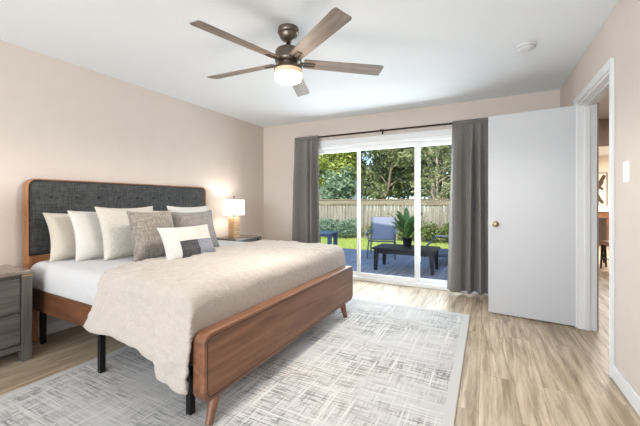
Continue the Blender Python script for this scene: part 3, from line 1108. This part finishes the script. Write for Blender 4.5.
def nightstand(loc, label):
    t = thing('nightstand', loc, label, 'nightstand', 'grey wooden nightstands')
    x, y, _ = loc
    x0, x1, y0, y1 = x - NSD / 2, x + NSD / 2, y - NSW / 2, y + NSW / 2
    MB().box(x0, x1 + 0.003, y0 - 0.003, y1 + 0.003, NSH - 0.028, NSH).build('top', 'greytop', t, bevel=0.004)
    for (a, b) in ((x0, y0), (x0, y1 - 0.06), (x1 - 0.06, y0), (x1 - 0.06, y1 - 0.06)):
        p = MB().box(a, a + 0.06, b, b + 0.06, 0, NSH - 0.028).build('post', 'greywood_z', t, bevel=0.003)
        if a > x:
            MB().box(a + 0.06, a + 0.0615, b, b + 0.06, NSH - 0.042, NSH - 0.036).build('brass_band', 'brass', p)
    MB().box(x0 + 0.01, x1 - 0.03, y0 + 0.06, y1 - 0.06, 0.085, NSH - 0.03).box(x0 + 0.06, x1 - 0.06, y0 + 0.012, y1 - 0.012, 0.085, NSH - 0.03).build('carcass', 'greywood', t)
    MB().box(x1 - 0.05, x1 - 0.012, y0 + 0.06, y1 - 0.06, 0.085, 0.125).build('bottom_rail', 'greywood', t, bevel=0.002)
    for z0, z1 in ((0.137, 0.352), (0.364, 0.60)):
        d = MB().box(x1 - 0.03, x1 - 0.010, y0 + 0.066, y1 - 0.066, z0, z1).build('drawer', 'greywood', t, bevel=0.003)
        MB().box(x1 - 0.010, x1 - 0.006, y0 + 0.20, y1 - 0.20, z1 - 0.012, z1 - 0.004).build('finger_pull', 'black', d)
    return t


ns = nightstand((0.23, 0.895, 0), 'grey two-drawer nightstand left of the bed, cut by the photo edge')
dup(ns, (0.245, 3.615, 0), 'dark grey nightstand right of the bed, under the lit lamp')


def table_lamp(loc, label):
    t = thing('table_lamp', loc, label, 'lamp', 'bedside lamps with white drum shades')
    x, y, z = loc
    MB().box(x - 0.055, x + 0.055, y - 0.055, y + 0.055, z + 0.001, z + 0.285).build('base', 'stone', t, bevel=0.004)
    MB().lathe([(0.0001, z + 0.284), (0.02, z + 0.284), (0.02, z + 0.295), (0.008, z + 0.30), (0.008, z + 0.335), (0.0001, z + 0.335)], (x, y, 0), 20).build('neck', 'bronze_d', t, smooth=True)
    sh = MB()
    nn = 48
    vs, fs = [], []
    for r, h in ((0.146, 0.318), (0.142, 0.525), (0.139, 0.525), (0.143, 0.318)):
        for k in range(nn):
            a = 2 * pi * k / nn
            vs.append((x + r * cos(a), y + r * sin(a), z + h))
    for i in range(4):
        for k in range(nn):
            a, b = i * nn + k, i * nn + (k + 1) % nn
            c, d = ((i + 1) % 4) * nn + (k + 1) % nn, ((i + 1) % 4) * nn + k
            fs.append((a, b, c, d))
    sh.add(vs, fs).build('lamp_shade', 'shade', t, smooth=True)
    MB().tube([(x, y, z + 0.335), (x, y, z + 0.545)], 0.004, 8).tube([(x - 0.141, y, z + 0.52), (x + 0.141, y, z + 0.52)], 0.002, 6).build('harp', 'bronze_d', t)
    MB().lathe([(0.0001, z + 0.545), (0.006, z + 0.545), (0.005, z + 0.553), (0.013, z + 0.562), (0.013, z + 0.572), (0.0001, z + 0.582)], (x, y, 0), 16).build('finial', 'bronze_d', t, smooth=True)
    return t


lamp_a = table_lamp((0.245, 3.53, NSH), 'lit table lamp with white drum shade and stone block base on the right nightstand')
dup(lamp_a, (0.225, 0.80, NSH), 'lit table lamp with white drum shade on the left nightstand')
for y, en in ((3.53, 4.4), (0.80, 1.0)):
    light('lamp_bulb', 'POINT', (0.235, y, 1.09), en, (1, 0.9, 0.76), shadow_soft_size=0.04)

# ------------------------------------------------------------------ curtains and rod
RY, RZ = 4.435, 2.155
rod = thing('curtain_rod', (2.1, RY, RZ), 'thin dark bronze curtain rod above the sliding glass door', 'curtain rod')
MB().tube([(0.722, RY, RZ), (3.452, RY, RZ)], 0.0125, 12).build('pole', 'bronze_d', rod, smooth=True)
for x in (0.722, 3.452):
    MB().lathe([(0.0001, -0.008), (0.013, -0.007), (0.014, 0), (0.013, 0.007), (0.0001, 0.008)], (x, RY, RZ), 16, 'x').build('end_cap', 'bronze_d', rod, smooth=True)
for x in (0.74, 2.10, 3.43):
    MB().box(x - 0.006, x + 0.006, RY - 0.006, D, RZ + 0.0125, RZ + 0.022).box(x - 0.012, x + 0.012, D - 0.006, D, RZ - 0.03, RZ + 0.045).box(x - 0.006, x + 0.006, RY - 0.012, RY - 0.008, RZ - 0.014, RZ + 0.012).build('bracket', 'bronze_d', rod)


def curtain(label, xt0, xt1, xb0, xb1, folds, seed, zb):
    t = thing('curtain', ((xt0 + xt1) / 2, RY, 0.02), label, 'curtain', 'grey curtains')
    rnd = random.Random(seed)
    NU, NV = 160, 60
    ph = [rnd.uniform(0, 6) for _ in range(6)]
    vs = []
    for j in range(NV + 1):
        v = j / NV                             # 0 top, 1 bottom
        z = (RZ + 0.028) + (zb - RZ - 0.028) * v
        for i in range(NU + 1):
            u = i / NU
            uu = u + 0.075 * sin(2 * pi * u * 1.2 + ph[0]) + 0.012 * sin(5 * v + ph[4])
            x = (xt0 + (xt1 - xt0) * u) * (1 - v) + (xb0 + (xb1 - xb0) * u) * v
            x += 0.012 * sin(2 * pi * uu * folds * 0.5 + ph[1]) * v
            big = sin(2 * pi * uu * folds + ph[2])
            big = math.copysign(abs(big) ** 0.75, big)
            small = sin(2 * pi * u * 19 + ph[3]) * 0.005 * max(0, 1 - v * 6)
            amp = 0.012 + 0.062 * min(1, v * 3) * (0.85 + 0.25 * sin(3 * u * pi + ph[5]))
            y = RY + amp * big + small
            if v < 0.03:                       # rod pocket
                y = RY + small * 1.5
            vs.append((x, y - 0.0, z + (0.006 * sin(2 * pi * u * 19 + ph[3]) if j == 0 else 0)))
    fs = [(j * (NU + 1) + i, j * (NU + 1) + i + 1, (j + 1) * (NU + 1) + i + 1, (j + 1) * (NU + 1) + i) for j in range(NV) for i in range(NU)]
    mb = MB().add(vs, fs)
    o = mb.build('curtain_panel', 'curtain', t, smooth=True)
    o.modifiers.clear()
    s = o.modifiers.new('thick', 'SOLIDIFY')
    s.thickness = 0.004
    s.offset = 0
    # rod pocket: gathered sleeve around the rod
    vs, fs = [], []
    NS, NC = 120, 12
    for i in range(NS + 1):
        u = i / NS
        x = xt0 + (xt1 - xt0) * u
        rr = 0.019 + 0.004 * sin(2 * pi * u * 19 + ph[3])
        for k in range(NC):
            a = 2 * pi * k / NC
            vs.append((x, RY + rr * cos(a), RZ + rr * 1.25 * sin(a)))
    for i in range(NS):
        for k in range(NC):
            a, b = i * NC + k, i * NC + (k + 1) % NC
            fs.append((a, b, b + NC, a + NC))
    MB().add(vs, fs).build('rod_pocket', 'curtain', t, smooth=True)
    return t


curtain('grey curtain at the left end of the rod, behind the bed', 0.70, 1.125, 0.685, 1.18, 3.2, 3, 0.03)
curtain('grey curtain at the right end of the rod, beside the white door', 3.035, 3.44, 2.965, 3.445, 3.1, 8, 0.035)

# ------------------------------------------------------------------ deck and garden
DZ = -0.15
dk = MB()
x = -3.2
while x < 4.25:
    dk.box(x, x + 0.134, 4.675, 8.45, DZ - 0.03, DZ)
    x += 0.14
dk.box(-3.2, 4.25, 8.45, 8.48, DZ - 0.2, DZ)
dk.box(-3.2, 4.25, 4.68, 8.45, DZ - 0.12, DZ - 0.04)
struct(dk.build('floor_deck', 'deck'))
GZ = -0.46
gm = MB()
GN = 40
vs = []
for j in range(GN + 1):
    for i in range(GN + 1):
        x = -30 + 45 * i / GN
        y = 8.3 + 50 * j / GN
        vs.append((x, y, GZ + 0.03 * noise.noise((x * .4, y * .4, 0))))
gm.add(vs, [(j * (GN + 1) + i, j * (GN + 1) + i + 1, (j + 1) * (GN + 1) + i + 1, (j + 1) * (GN + 1) + i) for j in range(GN) for i in range(GN)])
struct(gm.build('ground', 'lawn', smooth=True))
gr = MB()
rg = random.Random(4)
vs, fs = [], []
for _ in range(16000):
    y = rg.uniform(8.6, 13.4)
    x = rg.uniform(3.6 - 0.62 * y, 3.4 - 0.02 * y)
    a = rg.uniform(0, pi)
    h = rg.uniform(0.04, 0.09)
    w_ = 0.008
    dx, dy = cos(a) * w_, sin(a) * w_
    b = len(vs)
    vs += [(x - dx, y - dy, GZ - 0.01), (x + dx, y + dy, GZ - 0.01), (x + rg.uniform(-.03, .03), y + rg.uniform(-.03, .03), GZ + h)]
    fs.append((b, b + 1, b + 2))
go = gr.add(vs, fs).build('lawn_grass', 'grass')
tag(go, 'short bright green lawn grass between the deck and the fence', 'grass', kind='stuff')

# fence
FYY = 14.0
fence = thing('privacy_fence', (-2, FYY, GZ), 'tall weathered grey-brown wooden privacy fence behind the lawn', 'fence')
pk = MB()
x = -9.5
rg = random.Random(2)
while x < 4.4:
    t = rg.uniform(-0.006, 0.006)
    pk.box(x, x + 0.138, FYY + t, FYY + 0.02 + t, GZ - 0.02, 1.10 + rg.uniform(-0.01, 0.01))
    x += 0.154
pk.build('picket_panel', 'fence', fence)
MB().box(-9.5, 4.5, FYY - 0.05, FYY - 0.012, 1.03, 1.25).build('top_board', 'fence_y', fence)
MB().box(-9.5, 4.5, FYY - 0.09, FYY + 0.06, 1.25, 1.285).build('cap', 'fence_y', fence)
x = -8.9
while x < 4.4:
    MB().box(x, x + 0.09, FYY - 0.045, FYY - 0.008, GZ, 1.03).build('post', 'fence', fence)
    x += 1.82


# foliage
def leaves(mb, c, rad, n, size, rng, shell=0.35):
    vs, fs = [], []
    for _ in range(n):
        while True:
            d = Vector((rng.gauss(0, 1), rng.gauss(0, 1), rng.gauss(0, 1)))
            if d.length > 0.1:
                break
        d.normalize()
        rr = (shell + (1 - shell) * rng.random()) ** 0.7
        p = Vector(c) + Vector((d.x * rad[0], d.y * rad[1], d.z * rad[2])) * rr
        a = Vector((rng.gauss(0, 1), rng.gauss(0, 1), rng.gauss(0, 1))).normalized()
        b = a.orthogonal().normalized()
        s = size * rng.uniform(0.6, 1.3)
        k = len(vs)
        vs += [p - a * s, p + b * s * 0.45, p + a * s, p - b * s * 0.45]
        fs.append((k, k + 1, k + 2, k + 3))
    mb.add(vs, fs)


def tree(label, x, y, h, spread, lm, bark, n, seed, lean=0.0, stems=1, name='tree', base=0.3, size=0.11):
    rng = random.Random(seed)
    t = thing(name, (x, y, GZ), label, 'tree', 'trees behind the fence')
    tk = MB()
    tips = []
    for s in range(stems):
        a = rng.uniform(0, 2 * pi)
        sp = 0.0 if stems == 1 else 0.5
        pts = [(x + cos(a) * sp * 0.2, y + sin(a) * sp * 0.2, GZ - 0.05)]
        for k in range(1, 6):
            f = k / 5
            pts.append((x + lean * f * h * 0.6 + cos(a) * sp * (0.2 + f) + rng.uniform(-.08, .08), y + sin(a) * sp * (0.2 + f), GZ + h * 0.75 * f))
        r0 = 0.11 if stems == 1 else 0.075
        tk.tube(pts, [r0 * (1 - 0.13 * k) for k in range(6)], 8)
        for k in range(2, 6):
            for _ in range(2):
                p = Vector(pts[k])
                aa = rng.uniform(0, 2 * pi)
                q = p + Vector((cos(aa) * spread * 0.75, sin(aa) * spread * 0.6, rng.uniform(0.2, 0.9)))
                mid = (p + q) / 2 + Vector((0, 0, 0.15))
                tk.tube([p, mid, q], [r0 * 0.35, r0 * 0.22, r0 * 0.1], 6)
                tips.append(q)
        tips.append(Vector(pts[-1]))
    tk.build('trunk', bark, t, smooth=True)
    cr = MB()
    per = max(40, n // (len(tips) + 8))
    for q in tips:
        leaves(cr, q, (spread * 0.42, spread * 0.42, spread * 0.34), per, size, rng)
    for _ in range(8):
        q = Vector((x + lean * h * 0.5 + rng.uniform(-1, 1) * spread * 0.7, y + rng.uniform(-.6, .6) * spread, GZ + h * rng.uniform(base, 1.0)))
        leaves(cr, q, (spread * 0.5, spread * 0.5, spread * 0.42), per, size, rng)
    cr.build('crown', lm, t)
    return t


tree('yellow-green leafy tree above the fence in the left glass panel', -4.4, 16.6, 6.0, 1.7, 'leaf_a', 'bark', 5200, 11)
tree('blue-green loose shrubby tree low above the fence in the left glass panel', -3.6, 15.2, 3.3, 1.0, 'leaf_d', 'bark_d', 2600, 12)
tree('dark dense tree seen in the middle glass panel', -2.0, 18.2, 7.0, 2.0, 'leaf_b', 'bark_d', 6500, 13)
tree('olive tree with a leaning bare trunk in the middle glass panel', -1.5, 15.4, 5.2, 1.3, 'leaf_c', 'bark', 1700, 14, lean=0.35, base=0.55)
tree('dark green tree behind the middle door stile', 0.2, 17.2, 6.5, 1.7, 'leaf_b', 'bark_d', 5600, 15)
tree('pale many-stemmed tree behind the fence in the right glass panel', 1.55, 15.2, 5.4, 1.2, 'leaf_c', 'bark_p', 1100, 16, stems=6, base=0.8)
tree('olive green tree tallest behind the pale stems on the right', 2.4, 18.6, 7.2, 2.0, 'leaf_c', 'bark', 6000, 17)
tree('yellow-green tree at the far right behind the curtain edge', 3.6, 17.0, 6.0, 1.6, 'leaf_a', 'bark', 3600, 18)
tree('dark tree left behind the left curtain edge', -7.2, 18.0, 7.0, 2.1, 'leaf_b', 'bark_d', 5200, 19)
tree('tall olive tree far back between the left and middle glass panels', -4.6, 22.0, 9.0, 2.8, 'leaf_c', 'bark', 6500, 20, size=0.14)
tree('tall dark tree far back in the middle glass panel', -0.8, 23.0, 9.5, 3.0, 'leaf_b', 'bark_d', 7000, 21, size=0.14)
tree('tall olive tree far back in the right glass panel', 3.0, 23.5, 9.5, 3.0, 'leaf_c', 'bark', 6500, 22, size=0.14)


def bush(label, x, y, w, h, lm, n, seed, group):
    rng = random.Random(seed)
    t = thing('shrub', (x, y, GZ), label, 'shrub', group)
    st = MB()
    for k in range(6):
        a = rng.uniform(0, 2 * pi)
        st.tube([(x, y, GZ - 0.03), (x + cos(a) * w * 0.2, y + sin(a) * w * 0.2, GZ + h * 0.4), (x + cos(a) * w * 0.35, y + sin(a) * w * 0.3, GZ + h * 0.75)], [0.018, 0.012, 0.006], 6)
    st.build('stems', 'bark', t)
    fo = MB()
    for k in range(7):
        q = (x + rng.uniform(-.3, .3) * w, y + rng.uniform(-.2, .2) * w, GZ + h * rng.uniform(0.35, 0.7))
        leaves(fo, q, (w * 0.36, w * 0.34, h * 0.34), n // 7, 0.05, rng)
    fo.build('foliage', lm, t)


HG = 'shrubs along the fence'
hd = [(-5.6, 'blue-green hedge shrub by the fence next to the left curtain'), (-4.7, 'blue-green hedge shrub second from the left curtain'),
      (-3.8, 'blue-green hedge shrub just left of the first door stile'), (-2.9, 'blue-green hedge shrub just right of the first door stile'),
      (-2.1, 'blue-green hedge shrub beside the tall garden chair back')]
for k, (x, lb) in enumerate(hd):
    bush(lb, x, 13.3, 1.15, 0.92, 'hedge', 1700, 40 + k, HG)
for k, (x, y, w, h, lb) in enumerate(((-0.6, 13.4, 1.1, 0.9, 'green shrub by the fence behind the potted plant'),
                                      (0.6, 13.4, 1.0, 0.85, 'olive shrub by the fence behind the second door stile'),
                                      (1.45, 13.3, 0.95, 0.95, 'olive shrub by the fence in the right glass panel'),
                                      (2.3, 13.3, 1.0, 1.0, 'olive shrub by the fence beside the right curtain'))):
    bush(lb, x, y, w, h, 'shrub', 1300, 60 + k, HG)

# neighbour's house glimpsed through the trees
hs = thing('house', (-9.0, 27, GZ), 'white neighbouring house glimpsed through the trees on the left', 'house')
MB().box(-14, -7.4, 26, 31, GZ, 3.6).build('wall', 'siding', hs)
MB().prism([(25.4, 3.6), (31.6, 3.6), (28.5, 5.6)], -14.4, -7.0, 'x').build('roof', 'shingle', hs)
for x in (-12.6, -10.6, -8.8):
    f = MB().box(x, x + 0.9, 25.95, 26.0, 1.0, 2.4).build('window', 'trim', hs)
    MB().box(x + 0.08, x + 0.82, 25.93, 25.95, 1.08, 2.32).build('pane', 'pane', f)


# ------------------------------------------------------------------ outdoor furniture
# low dark table with tapered legs
tb = thing('coffee_table', (2.03, 6.36, DZ), 'low dark espresso outdoor table on the blue-grey deck', 'table')
tx0, tx1, ty0, ty1, tz = 1.46, 2.62, 6.0, 6.72, 0.285
MB().box(tx0, tx1, ty0, ty1, tz - 0.03, tz).build('tabletop', 'table', tb, bevel=0.005)
MB().box(tx0 + 0.05, tx1 - 0.05, ty0 + 0.05, ty0 + 0.075, tz - 0.11, tz - 0.03).box(tx0 + 0.05, tx1 - 0.05, ty1 - 0.075, ty1 - 0.05, tz - 0.11, tz - 0.03) \
    .box(tx0 + 0.05, tx0 + 0.075, ty0 + 0.075, ty1 - 0.075, tz - 0.11, tz - 0.03).box(tx1 - 0.075, tx1 - 0.05, ty0 + 0.075, ty1 - 0.075, tz - 0.11, tz - 0.03).build('apron', 'table', tb)
for lx, sx in ((tx0 + 0.03, 1), (tx1 - 0.03, -1)):
    for ly, sy in ((ty0 + 0.03, 1), (ty1 - 0.03, -1)):
        lg = MB()
        vs = []
        for z, w_ in ((DZ + 0.001, 0.055), (tz - 0.03, 0.085)):
            vs += [(lx, ly, z), (lx + sx * w_, ly, z), (lx + sx * w_, ly + sy * w_, z), (lx, ly + sy * w_, z)]
        lg.add(vs, [(0, 1, 2, 3), (4, 5, 6, 7), (0, 1, 5, 4), (1, 2, 6, 5), (2, 3, 7, 6), (3, 0, 4, 7)])
        lg.build('leg', 'table', tb, bevel=0.003)

# potted plant with long arching leaves, on the table
px_, py_, pz_ = 2.03, 6.5, tz
pp = thing('potted_plant', (px_, py_, pz_), 'leafy potted plant in a black pot on the dark outdoor table', 'plant')
MB().lathe([(0.0001, pz_ + 0.001), (0.075, pz_ + 0.001), (0.095, pz_ + 0.15), (0.1, pz_ + 0.16), (0.092, pz_ + 0.16), (0.085, pz_ + 0.13), (0.0001, pz_ + 0.13)], (px_, py_, 0), 24).build('pot', 'pot', pp, smooth=True)
lf = MB()
rg = random.Random(9)
for k in range(26):
    a = 2 * pi * k * 0.382 + rg.uniform(-.2, .2)
    ln = rg.uniform(0.5, 0.88)
    up = rg.uniform(0.75, 1.4)
    vs, fs = [], []
    NSG = 9
    for s in range(NSG + 1):
        f = s / NSG
        r = 0.62 * ln * f * cos(up * (1 - f * 0.75))
        z = pz_ + 0.13 + ln * (f * sin(up) * 1.25 - 0.40 * f * f)
        wd = 0.062 * sin(pi * min(1, f * 0.92 + 0.06)) ** 0.8
        cxx, cyy = px_ + cos(a) * r, py_ + sin(a) * r
        vs += [(cxx - sin(a) * wd, cyy + cos(a) * wd, z + 0.01), (cxx, cyy, z), (cxx + sin(a) * wd, cyy - cos(a) * wd, z + 0.01)]
    for s in range(NSG):
        b = s * 3
        fs += [(b, b + 1, b + 4, b + 3), (b + 1, b + 2, b + 5, b + 4)]
    lf.add(vs, fs)
lf.build('leaves', 'plant', pp, smooth=True)


# high-backed sling chairs
def sling_chair(loc, rotz, label):
    t = thing('patio_chair', (0, 0, 0), label, 'chair', 'sling chairs on the deck')
    hw = 0.29

    def seat_pt(f):                            # 0 seat front -> 1 back top; local -y is the front
        if f < 0.45:
            g_ = f / 0.45
            return (-0.28 + 0.56 * g_, 0.40 - 0.05 * g_)
        g_ = (f - 0.45) / 0.55
        return (0.28 + 0.17 * g_ + 0.03 * sin(pi * g_), 0.35 + 0.57 * g_)
    for nm, fa, fb2 in (('seat', 0, 0.43), ('backrest', 0.46, 1.0)):
        vs, fs = [], []
        NSG = 12
        for s in range(NSG + 1):
            y, z = seat_pt(fa + (fb2 - fa) * s / NSG)
            k_ = 0.015 * sin(pi * s / NSG)
            for q in range(5):
                x_ = -hw + 0.012 + (2 * hw - 0.024) * q / 4
                sag = k_ * (1 - (q / 2 - 1) ** 2)
                vs.append((x_, y + (sag if nm == 'backrest' else 0), z - (sag if nm == 'seat' else 0)))
        fs = [(s * 5 + q, s * 5 + q + 1, s * 5 + q + 6, s * 5 + q + 5) for s in range(NSG) for q in range(4)]
        o = MB().add(vs, fs).build(nm, 'sling', t, smooth=True)
        o.modifiers.clear()
        so_ = o.modifiers.new('thick', 'SOLIDIFY')
        so_.thickness = 0.012
    for sx in (-1, 1):
        MB().tube([(sx * hw,) + seat_pt(f / 24) for f in range(25)], 0.017, 10).build('side_frame', 'chair', t, smooth=True)
        MB().tube([(sx * hw, -0.27, 0.40), (sx * hw * 1.05, -0.33, 0.2), (sx * hw * 1.08, -0.36, 0.005)], 0.017, 10).build('leg', 'chair', t, smooth=True)
        MB().tube([(sx * hw, 0.25, 0.36), (sx * hw * 1.05, 0.34, 0.2), (sx * hw * 1.08, 0.46, 0.005)], 0.017, 10).build('leg', 'chair', t, smooth=True)
        MB().tube([(sx * (hw + 0.045), -0.33, 0.585), (sx * (hw + 0.045), -0.1, 0.60), (sx * (hw + 0.035), 0.18, 0.60), (sx * hw, 0.36, 0.59)], [0.032] * 4, 10, 0.5).build('armrest', 'sling', t, smooth=True)
        MB().tube([(sx * hw, -0.27, 0.40), (sx * (hw + 0.04), -0.27, 0.575)], 0.015, 8).build('arm_post', 'chair', t, smooth=True)
    MB().tube([(-hw, 0.475, 0.92), (hw, 0.475, 0.92)], 0.015, 8).build('top_bar', 'chair', t, smooth=True)
    MB().tube([(-hw, -0.28, 0.395), (hw, -0.28, 0.395)], 0.015, 8).build('front_bar', 'chair', t, smooth=True)
    t.location = loc
    t.rotation_euler = (0, 0, rotz)
    return t


ch = sling_chair((1.20, 7.60, DZ), ra(12), 'blue-grey high-backed sling chair behind the dark table, facing the room')

# reclined dark lounger on the right, behind the curtain edge
lo = thing('sun_lounger', (2.46, 7.5, DZ), 'dark framed reclined lounger behind the table beside the right curtain', 'lounger')
for x in (2.12, 2.80):
    MB().box(x - 0.02, x + 0.02, 6.95, 8.0, 0.035, 0.085).build('side_rail', 'chair', lo, bevel=0.004)
    MB().tube([(x, 7.98, 0.06), (x + 0.10, 8.22, 0.19), (x + 0.20, 8.45, 0.32)], 0.02, 8).build('back_frame', 'chair', lo, smooth=True)
    for y in (7.0, 7.95):
        MB().box(x - 0.02, x + 0.02, y - 0.02, y + 0.02, DZ + 0.001, 0.035).build('leg', 'chair', lo)
MB().tube([(2.32, 8.45, 0.32), (3.0, 8.45, 0.32)], 0.02, 8).build('top_bar', 'chair', lo, smooth=True)
MB().tube([(2.12, 7.98, 0.06), (2.80, 7.98, 0.06)], 0.02, 8).build('hinge_bar', 'chair', lo, smooth=True)
MB().box(2.44, 2.78, 7.0, 7.96, 0.03, 0.085).build('seat_pad', 'chair', lo, bevel=0.01)

# small navy side table at the left of the deck
st = thing('side_table', (-0.5, 8.0, DZ), 'small navy slatted side table at the left edge of the deck', 'table')
for k in range(5):
    MB().box(-0.88, -0.22, 7.72 + 0.105 * k, 7.815 + 0.105 * k, 0.31, 0.345).build('slat', 'navy_top', st, bevel=0.003)
MB().box(-0.86, -0.24, 7.74, 7.765, 0.24, 0.31).box(-0.86, -0.24, 8.19, 8.215, 0.24, 0.31).build('apron', 'navy', st)
for x in (-0.86, -0.34):
    for y in (7.745, 8.12):
        MB().box(x, x + 0.10, y + 0.02, y + 0.09, DZ + 0.001, 0.31).build('leg', 'navy', st, bevel=0.003)

# ------------------------------------------------------------------ beyond the doorway
art = thing('framed_art', (6.05, YE, 1.49), 'framed abstract of bold brown strokes on cream, beyond the doorway', 'picture')
ax0, ax1, az0, az1 = 5.74, 6.37, 1.05, 1.95
MB().box(ax0 - 0.02, ax0, YE - 0.03, YE, az0 - 0.02, az1 + 0.02).box(ax1, ax1 + 0.02, YE - 0.03, YE, az0 - 0.02, az1 + 0.02) \
    .box(ax0, ax1, YE - 0.03, YE, az0 - 0.02, az0).box(ax0, ax1, YE - 0.03, YE, az1, az1 + 0.02).build('frame', 'frame_w', art)
cv = MB().box(ax0, ax1, YE - 0.015, YE, az0, az1).build('canvas', 'canvas', art)
sk = MB()
for pts, w_ in (([(6.33, 1.90), (6.2, 1.62), (6.12, 1.45), (6.2, 1.25), (6.3, 1.12)], 0.055), ([(6.02, 1.88), (6.15, 1.62), (6.3, 1.5)], 0.05),
                ([(5.80, 1.15), (6.0, 1.3), (6.15, 1.5), (6.3, 1.72)], 0.05), ([(5.78, 1.8), (5.92, 1.6), (6.05, 1.2)], 0.045)):
    sk.tube([(a, YE - 0.017, b) for a, b in pts], [w_ * 0.7] + [w_] * (len(pts) - 2) + [w_ * 0.5], 8, 1.0)
sk.v = [(a, YE - 0.0165 + (b - (YE - 0.017)) * 0.06, c) for a, b, c in sk.v]
sk.build('brush_strokes', 'stroke', cv)

sbd = thing('sideboard', (6.1, 11.1, 0), 'brown wooden sideboard with a thick cream top under the framed art', 'sideboard')
MB().box(5.2, 7.0, 10.85, 11.4, 0.02, 0.90).build('carcass', 'sidewood', sbd, bevel=0.004)
MB().box(5.14, 7.06, 10.8, 11.42, 0.90, 1.05).build('top', 'cloth', sbd, bevel=0.01)
for k in range(3):
    d = MB().box(5.25 + 0.58 * k, 5.79 + 0.58 * k, 10.835, 10.85, 0.08, 0.86).build('door', 'sidewood', sbd, bevel=0.003)
    MB().lathe([(0.0001, 0), (0.012, 0), (0.014, -0.02), (0.0001, -0.024)], (5.74 + 0.58 * k, 10.835, 0.5), 12, 'y').build('handle', 'brass', d)


def dining_chair(loc, rotz, label, up, frame):
    t = thing('dining_chair', (0, 0, 0), label, 'chair', 'dining chairs beyond the doorway')
    MB().box(-0.22, 0.22, -0.21, 0.21, 0.42, 0.49).build('seat', up, t, bevel=0.015)
    b = MB()
    b.add([(-0.22, 0.17, 0.46), (0.22, 0.17, 0.46), (0.22, 0.22, 0.46), (-0.22, 0.22, 0.46), (-0.21, 0.25, 0.88), (0.21, 0.25, 0.88), (0.21, 0.29, 0.88), (-0.21, 0.29, 0.88)],
          [(0, 1, 2, 3), (4, 5, 6, 7), (0, 1, 5, 4), (1, 2, 6, 5), (2, 3, 7, 6), (3, 0, 4, 7)])
    b.build('backrest', up, t, bevel=0.012)
    for sx in (-1, 1):
        MB().tube([(sx * 0.19, -0.18, 0.42), (sx * 0.205, -0.20, 0.002)], [0.02, 0.014], 8).build('leg', frame, t, smooth=True)
        MB().tube([(sx * 0.19, 0.18, 0.42), (sx * 0.205, 0.24, 0.002)], [0.02, 0.014], 8).build('leg', frame, t, smooth=True)
        MB().tube([(sx * 0.197, -0.19, 0.2), (sx * 0.197, 0.21, 0.2)], 0.01, 8).build('stretcher', frame, t, smooth=True)
    t.location = loc
    t.rotation_euler = (0, 0, rotz)
    return t


dining_chair((5.16, 7.75, 0), ra(170), 'grey upholstered dining chair with black legs, nearest beyond the doorway', 'chair_g', 'black')
dining_chair((5.42, 7.1, 0), ra(185), 'brown wooden dining chair with black legs, right of the grey one', 'sidewood', 'black')
